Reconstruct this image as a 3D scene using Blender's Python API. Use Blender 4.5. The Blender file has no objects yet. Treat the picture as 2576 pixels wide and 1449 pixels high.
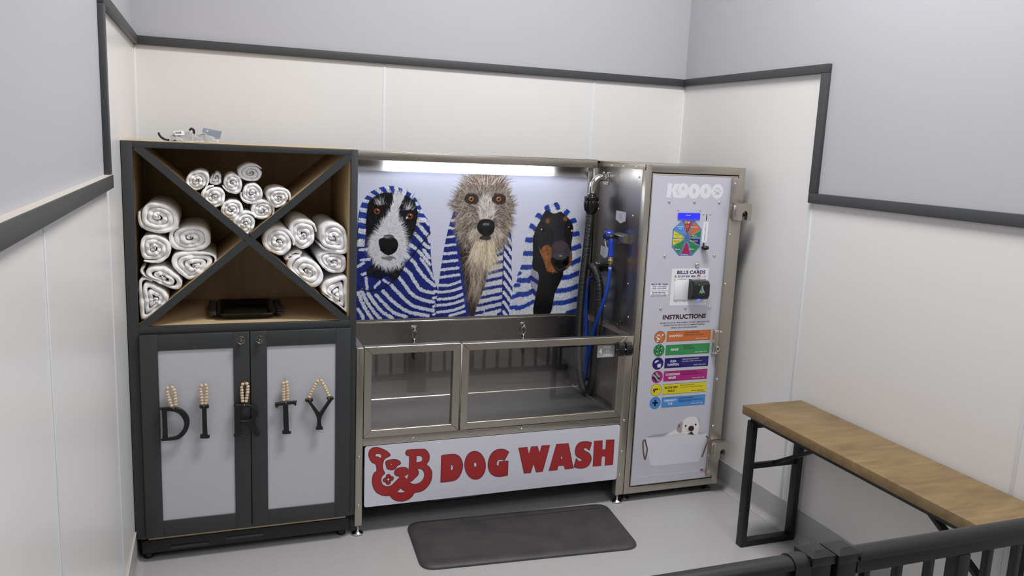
import bpy, bmesh, math, random
import numpy as np
from mathutils import Vector, Matrix
from mathutils.geometry import tessellate_polygon

# ------------------------------------------------------------------ camera, world, lights, exposure
SC = bpy.context.scene
COL = SC.collection
PI = math.pi
cam_d = bpy.data.cameras.new('camera')
cam = bpy.data.objects.new('camera', cam_d); COL.objects.link(cam)
cam_d.sensor_fit = 'HORIZONTAL'; cam_d.sensor_width = 36.0
cam_d.lens = 2035.67 / 2576.0 * 36.0
cam_d.clip_start = 0.05; cam_d.clip_end = 60
_yaw, _pit, _rol = 0.3581, 0.1738, 0.0447
_fw = Vector((math.sin(_yaw)*math.cos(_pit), math.cos(_yaw)*math.cos(_pit), -math.sin(_pit)))
_rt = Vector((math.cos(_yaw), -math.sin(_yaw), 0)); _up = _rt.cross(_fw)
_r = math.cos(_rol)*_rt + math.sin(_rol)*_up; _u = -math.sin(_rol)*_rt + math.cos(_rol)*_up
_M = Matrix((_r, _u, -_fw)).transposed().to_4x4(); _M.translation = Vector((-2.0927, -3.7013, 1.913))
cam.matrix_world = _M
SC.camera = cam

wd = bpy.data.worlds.new('world'); SC.world = wd; wd.use_nodes = True
wd.node_tree.nodes['Background'].inputs[0].default_value = (0.8, 0.86, 1, 1)
wd.node_tree.nodes['Background'].inputs[1].default_value = 0.05

def area(name, loc, sx, sy, power, col=(1, 0.99, 0.985), rot=(0, 0, 0)):
    d = bpy.data.lights.new(name, 'AREA'); d.shape = 'RECTANGLE'; d.size = sx; d.size_y = sy
    d.energy = power; d.color = col
    o = bpy.data.objects.new(name, d); COL.objects.link(o); o.location = loc; o.rotation_euler = rot
    return o
CEIL = 4.4
LIGHTS = [((-0.6, -1.2), 104), ((-0.1, -3.7), 30), ((-0.4, -5.4), 34)]
for i, ((lx, ly), pw) in enumerate(LIGHTS):
    area('ceiling_light_lamp', (lx, ly, CEIL-0.045), 1.15, 0.55, pw)
SC.view_settings.view_transform = 'Standard'; SC.view_settings.look = 'None'
SC.view_settings.gamma = 1.0; SC.view_settings.use_curve_mapping = False
SC.view_settings.exposure = 0.0
SC.cycles.max_bounces = 10; SC.cycles.diffuse_bounces = 5; SC.cycles.glossy_bounces = 5
SC.cycles.transparent_max_bounces = 12; SC.cycles.caustics_reflective = False; SC.cycles.caustics_refractive = False
SC.cycles.use_denoising = True; SC.cycles.sample_clamp_indirect = 6.0

# ------------------------------------------------------------------ materials
def lin(c):
    return tuple((v/12.92 if v <= 0.04045 else ((v+0.055)/1.055)**2.4) for v in c)
def s8(r, g, b):
    return lin((r/255, g/255, b/255))
def mat(name, col, rough=0.5, metal=0.0, **k):
    m = bpy.data.materials.new(name); m.use_nodes = True
    nt = m.node_tree; p = nt.nodes['Principled BSDF']
    p.inputs['Base Color'].default_value = (*col, 1); p.inputs['Roughness'].default_value = rough
    p.inputs['Metallic'].default_value = metal
    if 'spec' in k: p.inputs['Specular IOR Level'].default_value = k['spec']
    if 'emit' in k:
        p.inputs['Emission Color'].default_value = (*k['emit'], 1); p.inputs['Emission Strength'].default_value = k.get('es', 1)
    if 'sheen' in k: p.inputs['Sheen Weight'].default_value = k['sheen']
    if 'aniso' in k: p.inputs['Anisotropic'].default_value = k['aniso']
    if 'trans' in k: p.inputs['Transmission Weight'].default_value = k['trans']
    if 'alpha' in k: p.inputs['Alpha'].default_value = k['alpha']
    return m
def noise_bump(m, scale=(1, 1, 1), nscale=50, strength=0.1, dist=0.001, detail=3, rough_var=None, col_var=None, rot=(0, 0, 0)):
    """object-space noise: bump, optional roughness range and optional colour pair"""
    nt = m.node_tree; N = nt.nodes; Lk = nt.links; p = N['Principled BSDF']
    tc = N.new('ShaderNodeTexCoord'); mp = N.new('ShaderNodeMapping'); mp.inputs['Scale'].default_value = scale
    mp.inputs['Rotation'].default_value = rot
    nz = N.new('ShaderNodeTexNoise'); nz.inputs['Scale'].default_value = nscale; nz.inputs['Detail'].default_value = detail
    Lk.new(tc.outputs['Object'], mp.inputs['Vector']); Lk.new(mp.outputs['Vector'], nz.inputs['Vector'])
    if strength:
        b = N.new('ShaderNodeBump'); b.inputs['Strength'].default_value = strength; b.inputs['Distance'].default_value = dist
        Lk.new(nz.outputs['Fac'], b.inputs['Height']); Lk.new(b.outputs['Normal'], p.inputs['Normal'])
    if rough_var:
        r = N.new('ShaderNodeMapRange'); r.inputs['From Min'].default_value = 0.3; r.inputs['From Max'].default_value = 0.7
        r.inputs['To Min'].default_value, r.inputs['To Max'].default_value = rough_var
        Lk.new(nz.outputs['Fac'], r.inputs['Value']); Lk.new(r.outputs['Result'], p.inputs['Roughness'])
    if col_var:
        c = N.new('ShaderNodeValToRGB'); c.color_ramp.elements[0].position = 0.35; c.color_ramp.elements[1].position = 0.65
        c.color_ramp.elements[0].color = (*col_var[0], 1); c.color_ramp.elements[1].color = (*col_var[1], 1)
        Lk.new(nz.outputs['Fac'], c.inputs['Fac']); Lk.new(c.outputs['Color'], p.inputs['Base Color'])
    return m
M = {}
M['paint'] = noise_bump(mat('grey_wall_paint', (0.475, 0.478, 0.507), 0.6), nscale=220, strength=0.05)
M['panel'] = noise_bump(mat('white_wall_panel', (0.79, 0.78, 0.765), 0.30), nscale=3, strength=0.006, dist=0.002, detail=1)
M['seam'] = mat('panel_seam_strip', (0.72, 0.73, 0.76), 0.35)
M['trim'] = noise_bump(mat('charcoal_trim_paint', (0.055, 0.058, 0.06), 0.5), nscale=120, strength=0.06)
M['floor'] = noise_bump(mat('grey_speckled_vinyl', (0.42, 0.42, 0.41), 0.42), nscale=130, strength=0.02, detail=6,
                        col_var=((0.40, 0.395, 0.39), (0.455, 0.45, 0.445)))
M['cap'] = mat('cove_cap', (0.6, 0.56, 0.5), 0.5)
M['ceil'] = mat('white_ceiling', (0.7, 0.7, 0.7), 0.9)
M['shop'] = mat('shop_wall', (0.17, 0.16, 0.15), 0.8)
M['steel'] = noise_bump(mat('brushed_steel', (0.49, 0.455, 0.40), 0.34, 1.0, aniso=0.3), scale=(3, 3, 1), nscale=5, strength=0, rough_var=(0.30, 0.40), detail=2)
M['steelh'] = noise_bump(mat('brushed_steel_horizontal', (0.49, 0.455, 0.40), 0.34, 1.0, aniso=0.3), scale=(1, 3, 3), nscale=5, strength=0, rough_var=(0.30, 0.40), detail=2)
M['tubsteel'] = noise_bump(mat('tub_steel', (0.36, 0.34, 0.32), 0.30, 1.0), scale=(1, 3, 1), nscale=4, strength=0, rough_var=(0.24, 0.32), detail=2)
M['tubfloor'] = noise_bump(mat('tub_floor_steel', (0.40, 0.395, 0.41), 0.42, 1.0), nscale=160, strength=0.04, rough_var=(0.40, 0.48), detail=3)
M['satin'] = mat('satin_steel_strip', (0.62, 0.60, 0.58), 0.42, 1.0)
M['chrome'] = mat('polished_steel', (0.75, 0.73, 0.70), 0.14, 1.0)
M['gap'] = mat('dark_gap', (0.01, 0.01, 0.01), 0.7)
M['cab'] = noise_bump(mat('charcoal_cabinet_paint', (0.034, 0.037, 0.039), 0.45), nscale=90, strength=0.08)
M['cabpanel'] = noise_bump(mat('pale_grey_door_panel', (0.50, 0.51, 0.55), 0.55), nscale=60, strength=0.04)
M['black'] = mat('black_plastic', (0.012, 0.012, 0.013), 0.4)
M['gloss'] = mat('black_glossy_plastic', (0.008, 0.008, 0.009), 0.2)
M['blackmetal'] = noise_bump(mat('black_powder_coat', (0.007, 0.007, 0.008), 0.45), nscale=400, strength=0.06)
M['fence'] = noise_bump(mat('black_fence_coat', (0.007, 0.007, 0.008), 0.40), nscale=500, strength=0.1)
M['hose'] = mat('black_corrugated_hose', (0.012, 0.012, 0.013), 0.38)
M['blue'] = mat('blue_rubber_hose', (0.012, 0.065, 0.42), 0.4)
M['gun'] = mat('blue_gun_plastic', (0.01, 0.045, 0.40), 0.22)
M['brass'] = mat('brass', (0.75, 0.5, 0.16), 0.25, 1.0)
M['knob'] = mat('antique_pewter', (0.20, 0.185, 0.165), 0.38, 1.0)
M['letter'] = noise_bump(mat('black_letter_wood', (0.004, 0.0035, 0.004), 0.5), nscale=60, strength=0.1)
M['bead'] = noise_bump(mat('natural_wood_bead', (0.66, 0.50, 0.34), 0.55), nscale=120, strength=0.05, col_var=((0.56, 0.41, 0.26), (0.74, 0.58, 0.41)))
M['gold'] = mat('gold_wire', (0.7, 0.5, 0.25), 0.3, 1.0)
M['towel'] = noise_bump(mat('white_terry', (0.88, 0.875, 0.87), 0.95, sheen=0.35), nscale=420, strength=0.5, dist=0.0018, detail=2)
M['sticker'] = mat('frosted_sticker', (0.62, 0.62, 0.68), 0.4)
M['print_white'] = mat('glossy_white_print', (0.67, 0.675, 0.755), 0.26)
M['door_print'] = mat('glossy_pale_door_print', (0.56, 0.565, 0.645), 0.26)
M['label_white'] = mat('white_label', (0.82, 0.82, 0.86), 0.4)
M['tag'] = mat('frosted_grey_tag', (0.33, 0.33, 0.345), 0.35)
M['faint'] = mat('pale_lettering', (0.76, 0.765, 0.81), 0.4)
M['faintgrey'] = mat('pale_grey_mark', (0.50, 0.505, 0.56), 0.4)
for n, c in dict(red=(0.38, 0.018, 0.022), dark=(0.07, 0.015, 0.03), navy=(0.02, 0.014, 0.16), maroon=(0.05, 0.008, 0.02), orange=(0.58, 0.15, 0.03),
                 green=(0.035, 0.28, 0.085), yellow=(0.72, 0.63, 0.02), sky=(0.07, 0.27, 0.68), pink=(0.42, 0.02, 0.20),
                 white=(0.78, 0.78, 0.82), ink=(0.012, 0.011, 0.02), oct_blue=(0.05, 0.16, 0.42), stop=(0.38, 0.025, 0.02),
                 forest=(0.02, 0.22, 0.08), indigo=(0.012, 0.008, 0.15), grey=(0.35, 0.35, 0.37), mag=(0.36, 0.01, 0.10)).items():
    M[n] = mat('print_'+n, c, 0.3)
M['rubber'] = noise_bump(mat('charcoal_rubber_mat', (0.05, 0.047, 0.048), 0.55), nscale=9, strength=0.15, dist=0.002, detail=8,
                         col_var=((0.043, 0.041, 0.044), (0.062, 0.055, 0.053)))
M['lcd'] = mat('lit_blue_display', (0.01, 0.01, 0.3), 0.3, emit=(0.02, 0.02, 1.0), es=1.0)
M['lcdtext'] = mat('lit_display_text', (0.4, 0.5, 1), 0.3, emit=(0.35, 0.4, 1.0), es=0.9)
M['led'] = mat('lit_white_led_tube', (1, 1, 1), 0.3, emit=(0.80, 0.87, 1.0), es=27.0)
M['led_green'] = mat('lit_green', (0, 0.3, 0.05), 0.3, emit=(0.15, 1.0, 0.2), es=0.9)
M['led_cyan'] = mat('lit_pale_icon', (0.3, 0.5, 0.5), 0.3, emit=(0.5, 0.95, 0.75), es=0.8)
M['led_blue'] = mat('lit_blue_slot', (0.05, 0.1, 0.6), 0.3, emit=(0.08, 0.25, 1.0), es=0.9)
M['lamp'] = mat('ceiling_lamp_diffuser', (0.9, 0.9, 0.9), 0.5)
M['card'] = mat('blue_grey_header_card', (0.22, 0.25, 0.31), 0.5)
M['ply_edge'] = mat('plywood_edge', (0.50, 0.36, 0.20), 0.6)

def wood(name, c1, c2, axis='X', rough=0.5, dens=26, stretch=0.06):
    m = mat(name, c1, rough); nt = m.node_tree; N = nt.nodes; Lk = nt.links; p = N['Principled BSDF']
    tc = N.new('ShaderNodeTexCoord'); mp = N.new('ShaderNodeMapping')
    sc = {'X': (stretch, 1, 1), 'Y': (1, stretch, 1), 'Z': (1, 1, stretch)}[axis]
    mp.inputs['Scale'].default_value = sc
    n1 = N.new('ShaderNodeTexNoise'); n1.inputs['Scale'].default_value = dens; n1.inputs['Detail'].default_value = 7; n1.inputs['Distortion'].default_value = 0.9
    n2 = N.new('ShaderNodeTexNoise'); n2.inputs['Scale'].default_value = 4; n2.inputs['Detail'].default_value = 4
    mx = N.new('ShaderNodeMath'); mx.operation = 'MULTIPLY_ADD'; mx.inputs[1].default_value = 0.55
    hl = N.new('ShaderNodeMath'); hl.operation = 'MULTIPLY'; hl.inputs[1].default_value = 0.45
    cr = N.new('ShaderNodeValToRGB'); cr.color_ramp.elements[0].position = 0.36; cr.color_ramp.elements[1].position = 0.66
    cr.color_ramp.elements[0].color = (*c2, 1); cr.color_ramp.elements[1].color = (*c1, 1)
    Lk.new(tc.outputs['Object'], mp.inputs['Vector']); Lk.new(mp.outputs['Vector'], n1.inputs['Vector']); Lk.new(tc.outputs['Object'], n2.inputs['Vector'])
    Lk.new(n2.outputs['Fac'], hl.inputs[0]); Lk.new(n1.outputs['Fac'], mx.inputs[0]); Lk.new(hl.outputs[0], mx.inputs[2])
    Lk.new(mx.outputs[0], cr.inputs['Fac']); Lk.new(cr.outputs['Color'], p.inputs['Base Color'])
    b = N.new('ShaderNodeBump'); b.inputs['Strength'].default_value = 0.12; b.inputs['Distance'].default_value = 0.001
    Lk.new(n1.outputs['Fac'], b.inputs['Height']); Lk.new(b.outputs['Normal'], p.inputs['Normal'])
    return m
M['bench'] = wood('stained_bench_wood', (0.285, 0.192, 0.090), (0.165, 0.107, 0.047), 'X', 0.5, 20, 0.22)
M['ply'] = wood('birch_plywood', (0.64, 0.49, 0.30), (0.52, 0.385, 0.215), 'Z', 0.55, 18, 0.12)

def glass_mat(name, tint, refl_ior=1.5, rough=0.02):
    m = bpy.data.materials.new(name); m.use_nodes = True; nt = m.node_tree; N = nt.nodes; Lk = nt.links
    N.remove(N['Principled BSDF']); out = N['Material Output']
    tr = N.new('ShaderNodeBsdfTransparent'); tr.inputs[0].default_value = (*tint, 1)
    gl = N.new('ShaderNodeBsdfGlossy'); gl.inputs['Roughness'].default_value = rough; gl.inputs[0].default_value = (1, 1, 1, 1)
    fr = N.new('ShaderNodeFresnel'); fr.inputs['IOR'].default_value = refl_ior
    mx = N.new('ShaderNodeMixShader')
    Lk.new(fr.outputs[0], mx.inputs[0]); Lk.new(tr.outputs[0], mx.inputs[1]); Lk.new(gl.outputs[0], mx.inputs[2]); Lk.new(mx.outputs[0], out.inputs[0])
    return m
M['glass'] = glass_mat('clear_acrylic', (0.86, 0.86, 0.86), 1.5)
M['bag'] = glass_mat('clear_plastic_film', (0.86, 0.86, 0.88), 1.7, 0.10)
_nt = M['bag'].node_tree; _df = _nt.nodes.new('ShaderNodeBsdfDiffuse'); _df.inputs[0].default_value = (0.75, 0.75, 0.78, 1)
_m2 = _nt.nodes.new('ShaderNodeMixShader'); _m2.inputs[0].default_value = 0.42
_old = _nt.nodes['Material Output'].inputs[0].links[0].from_socket
_nt.links.new(_old, _m2.inputs[1]); _nt.links.new(_df.outputs[0], _m2.inputs[2]); _nt.links.new(_m2.outputs[0], _nt.nodes['Material Output'].inputs[0])

def attr_mat(name, rough):
    m = mat(name, (1, 1, 1), rough); nt = m.node_tree
    a = nt.nodes.new('ShaderNodeAttribute'); a.attribute_name = 'print'
    nt.links.new(a.outputs['Color'], nt.nodes['Principled BSDF'].inputs['Base Color'])
    return m
M['poster'] = attr_mat('printed_poster', 0.22)
M['pupprint'] = attr_mat('printed_puppy', 0.26)

# ------------------------------------------------------------------ mesh builder
OFF = {}
class MB:
    def __init__(s):
        s.v = []; s.f = []; s.mi = []; s.sm = []; s.mats = []
    def _m(s, m):
        m = M[m] if isinstance(m, str) else m
        if m not in s.mats: s.mats.append(m)
        return s.mats.index(m)
    def add(s, vs, fs, m, smooth=False):
        o = len(s.v); i = s._m(m); s.v.extend([tuple(p) for p in vs])
        for f in fs:
            s.f.append([o+a for a in f]); s.mi.append(i); s.sm.append(smooth)
        return s
    def box(s, x0, x1, y0, y1, z0, z1, m, bev=0.0, seg=2, R=None):
        if x0 > x1: x0, x1 = x1, x0
        if y0 > y1: y0, y1 = y1, y0
        if z0 > z1: z0, z1 = z1, z0
        bm = bmesh.new(); bmesh.ops.create_cube(bm, size=1.0)
        for v in bm.verts:
            v.co = Vector((x0+(v.co.x+0.5)*(x1-x0), y0+(v.co.y+0.5)*(y1-y0), z0+(v.co.z+0.5)*(z1-z0)))
        if bev > 0:
            bmesh.ops.bevel(bm, geom=bm.edges[:], offset=bev, segments=seg, affect='EDGES', profile=0.5)
        if R is not None:
            for v in bm.verts: v.co = R @ v.co
        s._bm(bm, m, bev > 0); return s
    def _bm(s, bm, m, smooth=False):
        bm.verts.index_update()
        s.add([v.co[:] for v in bm.verts], [[v.index for v in f.verts] for f in bm.faces], m, smooth); bm.free()
    def prism(s, pts, y0, y1, m, holes=(), ax='y', smooth_side=False, cap_m=None, bev=0):
        """2-D outline (x,z) extruded along y (ax 'y'); ax 'x': outline is (y,z) extruded along x; ax 'z': outline (x,y) along z"""
        mp = {'y': lambda u, w, d: (u, d, w), 'x': lambda u, w, d: (d, u, w), 'z': lambda u, w, d: (u, w, d)}[ax]
        loops = [list(pts)] + [list(h) for h in holes]
        tris = tessellate_polygon([[Vector((p[0], p[1], 0)) for p in L] for L in loops])
        flat = [p for L in loops for p in L]; n = len(flat)
        if bev:
            ins = _inset(loops[0], bev)
            cen = [ins]+[_inset(h, -bev) for h in loops[1:]]
            flat2 = [p for L in cen for p in L]
            vs = [mp(p[0], p[1], y0) for p in flat2]+[mp(p[0], p[1], y0+(bev if y1 > y0 else -bev)) for p in flat]+[mp(p[0], p[1], y1) for p in flat]
            s.add(vs, [list(t) for t in tris]+[[2*n+a for a in t[::-1]] for t in tris], cap_m or m)
            fs = []; o = 0
            for L in loops:
                k = len(L)
                for i in range(k):
                    a, b = o+i, o+(i+1) % k
                    fs.append([a, b, n+b, n+a]); fs.append([n+a, n+b, 2*n+b, 2*n+a])
                o += k
            s.add(vs, fs, m, smooth_side); return s
        vs = [mp(p[0], p[1], y0) for p in flat]+[mp(p[0], p[1], y1) for p in flat]
        s.add(vs, [list(t) for t in tris]+[[n+a for a in t[::-1]] for t in tris], cap_m or m)
        fs = []; o = 0
        for L in loops:
            k = len(L)
            for i in range(k):
                a, b = o+i, o+(i+1) % k
                fs.append([a, b, n+b, n+a])
            o += k
        s.add(vs, fs, m, smooth_side); return s
    def flat(s, pts, y, m, holes=()):
        loops = [list(pts)]+[list(h) for h in holes]
        tris = tessellate_polygon([[Vector((p[0], p[1], 0)) for p in L] for L in loops])
        fl = [p for L in loops for p in L]
        out = []
        for t in tris:
            a, b, c = [fl[i] for i in t]
            cr = (b[0]-a[0])*(c[1]-a[1])-(b[1]-a[1])*(c[0]-a[0])
            out.append(list(t) if cr > 0 else list(t)[::-1])
        s.add([(p[0], y, p[1]) for p in fl], out, m); return s
    def rect(s, x0, x1, z0, z1, y, m):
        return s.flat([(x0, z0), (x1, z0), (x1, z1), (x0, z1)], y, m)
    def ellipse(s, cx, cz, rx, rz, y, m, n=28):
        return s.flat([(cx+rx*math.cos(2*PI*i/n), cz+rz*math.sin(2*PI*i/n)) for i in range(n)], y, m)
    def ribbon(s, pts, w, y, m, closed=True):
        P = [Vector((p[0], p[1])) for p in pts]; n = len(P); vs = []; fs = []
        for i in range(n):
            a = P[(i-1) % n] if closed or i > 0 else P[i]; b = P[(i+1) % n] if closed or i < n-1 else P[i]
            t = (b-a); t = t.normalized() if t.length > 0 else Vector((1, 0)); nn = Vector((-t.y, t.x))*w/2
            vs += [(P[i].x+nn.x, y, P[i].y+nn.y), (P[i].x-nn.x, y, P[i].y-nn.y)]
        for i in range(n if closed else n-1):
            j = (i+1) % n; fs.append([2*i+1, 2*j+1, 2*j, 2*i])
        s.add(vs, fs, m); return s
    def tube(s, pts, r, m, seg=12, closed=False, rfun=None, cap=True, smooth=True, flatten=None):
        P = [Vector(p) for p in pts]; n = len(P); vs = []; fs = []; up = None
        for i in range(n):
            a = P[(i-1) % n] if (closed or i > 0) else P[i]; b = P[(i+1) % n] if (closed or i < n-1) else P[i]
            t = (b-a).normalized()
            if up is None:
                up = Vector((0, 0, 1)) if abs(t.z) < 0.9 else Vector((1, 0, 0))
            up = (up-t*up.dot(t)).normalized(); sd = t.cross(up)
            rr = rfun(i/(n-1)) if rfun else r
            for k in range(seg):
                an = 2*PI*k/seg; vs.append(P[i]+up*rr*math.cos(an)+sd*rr*math.sin(an))
        for i in range(n if closed else n-1):
            j = (i+1) % n
            for k in range(seg):
                l = (k+1) % seg; fs.append([i*seg+k, i*seg+l, j*seg+l, j*seg+k])
        if cap and not closed:
            fs.append(list(range(seg))[::-1]); fs.append([(n-1)*seg+k for k in range(seg)])
        s.add(vs, fs, m, smooth); return s
    def cyl(s, a, b, r, m, seg=20, r2=None, smooth=True):
        r2 = r if r2 is None else r2
        return s.tube([a, b], r, m, seg, rfun=lambda t: r+(r2-r)*t, smooth=smooth)
    def lathe(s, prof, o, axis, m, seg=24, smooth=True):
        """profile of (radius, height) turned about axis through o"""
        ax = Vector(axis).normalized(); u = Vector((0, 0, 1)) if abs(ax.z) < 0.9 else Vector((1, 0, 0))
        u = (u-ax*u.dot(ax)).normalized(); w = ax.cross(u); o = Vector(o); vs = []; fs = []; n = len(prof)
        for r, h in prof:
            for k in range(seg):
                an = 2*PI*k/seg; vs.append(o+ax*h+u*r*math.cos(an)+w*r*math.sin(an))
        for i in range(n-1):
            for k in range(seg):
                l = (k+1) % seg; fs.append([i*seg+k, i*seg+l, (i+1)*seg+l, (i+1)*seg+k])
        fs.append([(n-1)*seg+k for k in range(seg)]); fs.append(list(range(seg))[::-1])
        s.add(vs, fs, m, smooth); return s
    def ball(s, c, rx, ry, rz, m, u=14, v=9, R=None):
        vs = []; fs = []; c = Vector(c)
        for i in range(v+1):
            th = PI*i/v
            for k in range(u):
                ph = 2*PI*k/u; q = Vector((rx*math.sin(th)*math.cos(ph), ry*math.sin(th)*math.sin(ph), rz*math.cos(th)))
                if R is not None: q = R @ q
                vs.append(c+q)
        for i in range(v):
            for k in range(u):
                l = (k+1) % u; fs.append([i*u+k, (i+1)*u+k, (i+1)*u+l, i*u+l])
        s.add(vs, fs, m, True); return s
    def grid(s, P, m, smooth=True, closed_u=False):
        nu = len(P); nv = len(P[0]); vs = [p for row in P for p in row]; fs = []
        for i in range(nu if closed_u else nu-1):
            j = (i+1) % nu
            for k in range(nv-1): fs.append([i*nv+k, j*nv+k, j*nv+k+1, i*nv+k+1])
        s.add(vs, fs, m, smooth); return s
    def screw(s, c, n, r, m='chrome'):
        c = Vector(c); n = Vector(n)
        return s.lathe([(r*0.2, -0.001), (r, -0.0005), (r, r*0.15), (r*0.85, r*0.42), (r*0.45, r*0.62), (r*0.05, r*0.66)], c, n, m, 12)
    def text(s, t, x0, x1, z0, z1, y, m, shear=0.0, bold=0.0, vert=False, ext=0.0, keep=False):
        c = bpy.data.curves.new('t', 'FONT'); c.body = t; c.size = 1.0; c.offset = bold; c.shear = shear; c.resolution_u = 3; c.extrude = 0.0
        o = bpy.data.objects.new('t', c); COL.objects.link(o)
        dg = bpy.context.evaluated_depsgraph_get(); dg.update()
        me = bpy.data.meshes.new_from_object(o.evaluated_get(dg))
        V = [v.co.copy() for v in me.vertices]; F = [list(p.vertices) for p in me.polygons]
        bpy.data.objects.remove(o); bpy.data.curves.remove(c); bpy.data.meshes.remove(me)
        if not V: return s
        ax0 = min(v.x for v in V); ax1 = max(v.x for v in V); ay0 = min(v.y for v in V); ay1 = max(v.y for v in V)
        kx = (x1-x0)/max(ax1-ax0, 1e-6); kz = (z1-z0)/max(ay1-ay0, 1e-6)
        out = []
        for f in F:
            nz = sum((V[f[i]].x*V[f[(i+1) % len(f)]].y-V[f[(i+1) % len(f)]].x*V[f[i]].y) for i in range(len(f)))
            out.append(f if nz > 0 else f[::-1])
        s.add([(x0+(v.x-ax0)*kx, y, z0+(v.y-ay0)*kz) for v in V], out, m); return s
    def build(s, name, parent=None, recalc=False, at=None):
        root = parent
        off = OFF.get(root.name, Vector((0, 0, 0))) if root else Vector(at or (0, 0, 0))
        me = bpy.data.meshes.new(name)
        me.from_pydata([(p[0]-off.x, p[1]-off.y, p[2]-off.z) for p in s.v], [], s.f)
        for m in s.mats: me.materials.append(m)
        me.polygons.foreach_set('material_index', s.mi); me.polygons.foreach_set('use_smooth', s.sm)
        me.update()
        if recalc:
            bm = bmesh.new(); bm.from_mesh(me); bmesh.ops.recalc_face_normals(bm, faces=bm.faces[:]); bm.to_mesh(me); bm.free()
        o = bpy.data.objects.new(name, me); COL.objects.link(o)
        if root: o.parent = root
        elif at: o.location = off
        OFF[o.name] = off
        return o

def _inset(L, d):
    n = len(L); A = sum(L[i][0]*L[(i+1) % n][1]-L[(i+1) % n][0]*L[i][1] for i in range(n)); sg = 1 if A > 0 else -1
    out = []
    for i in range(n):
        a = Vector(L[i-1]); b = Vector(L[i]); c = Vector(L[(i+1) % n])
        e1 = (b-a); e2 = (c-b)
        if e1.length < 1e-9 or e2.length < 1e-9: out.append(tuple(b)); continue
        n1 = Vector((-e1.y, e1.x)).normalized()*sg; n2 = Vector((-e2.y, e2.x)).normalized()*sg
        k = n1+n2; k = k/max(k.length_squared, 0.5)*2
        out.append((b.x+k.x*d, b.y+k.y*d))
    return out
def thing(name, label, cat, loc=(0, 0, 0), group=None):
    o = bpy.data.objects.new(name, None); COL.objects.link(o); o.location = loc; o.empty_display_size = 0.05
    OFF[o.name] = Vector(loc); o['label'] = label; o['category'] = cat
    if group: o['group'] = group
    return o
def tag(o, label, cat, group=None):
    o['label'] = label; o['category'] = cat
    if group: o['group'] = group
    return o
def screws(name, parent, pts, n, r, m='chrome'):
    """round-headed screws, one object each, sharing one mesh"""
    first = None
    for p in pts:
        if first is None:
            first = MB().screw((0, 0, 0), n, r, m).build(name); o = first
        else:
            o = first.copy(); COL.objects.link(o); o.name = name
        o.parent = parent; o.location = Vector(p)-OFF[parent.name]; OFF[o.name] = OFF[parent.name]
def struct(o):
    o['kind'] = 'structure'; return o
def spline(P, n=8, closed=False):
    P = [Vector(p) for p in P]; out = []; k = len(P)
    for i in range(k if closed else k-1):
        p0 = P[(i-1) % k] if closed or i > 0 else P[i]; p1 = P[i]; p2 = P[(i+1) % k]
        p3 = P[(i+2) % k] if closed or i < k-2 else p2
        for j in range(n):
            t = j/n
            out.append(0.5*((2*p1)+(-p0+p2)*t+(2*p0-5*p1+4*p2-p3)*t*t+(-p0+3*p1-3*p2+p3)*t**3))
    if not closed: out.append(P[-1])
    return out
def resample(P, step):
    P = [Vector(p) for p in P]; d = [0]
    for a, b in zip(P, P[1:]): d.append(d[-1]+(b-a).length)
    n = max(2, int(d[-1]/step)); out = []; j = 0
    for i in range(n+1):
        t = d[-1]*i/n
        while j < len(P)-2 and d[j+1] < t: j += 1
        f = (t-d[j])/max(d[j+1]-d[j], 1e-9); out.append(P[j].lerp(P[j+1], min(max(f, 0), 1)))
    return out
def soften(P, n=4, ang=58):
    """round the gentle bends of an outline, keep its sharp corners"""
    k = len(P); V = [Vector((p[0], p[1], 0)) for p in P]; cor = []
    for i in range(k):
        a = V[i]-V[i-1]; c = V[(i+1) % k]-V[i]
        cor.append(math.degrees(a.angle(c)) > ang if a.length > 1e-9 and c.length > 1e-9 else False)
    out = []
    for i in range(k):
        j = (i+1) % k; p1, p2 = V[i], V[j]
        if cor[i] and cor[j]: out.append(p1); continue
        p0 = p1-(p2-p1)*.3 if cor[i] else V[i-1]; p3 = p2+(p2-p1)*.3 if cor[j] else V[(i+2) % k]
        for q in range(n):
            t = q/n; out.append(0.5*((2*p1)+(-p0+p2)*t+(2*p0-5*p1+4*p2-p3)*t*t+(-p0+3*p1-3*p2+p3)*t**3))
    return [(v.x, v.y) for v in out]
def rrect(x0, x1, z0, z1, r, n=5):
    out = []
    for cx, cz, a0 in ((x1-r, z1-r, 0), (x0+r, z1-r, 90), (x0+r, z0+r, 180), (x1-r, z0+r, 270)):
        for i in range(n+1):
            a = math.radians(a0+90*i/n); out.append((cx+r*math.cos(a), cz+r*math.sin(a)))
    return out
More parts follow.
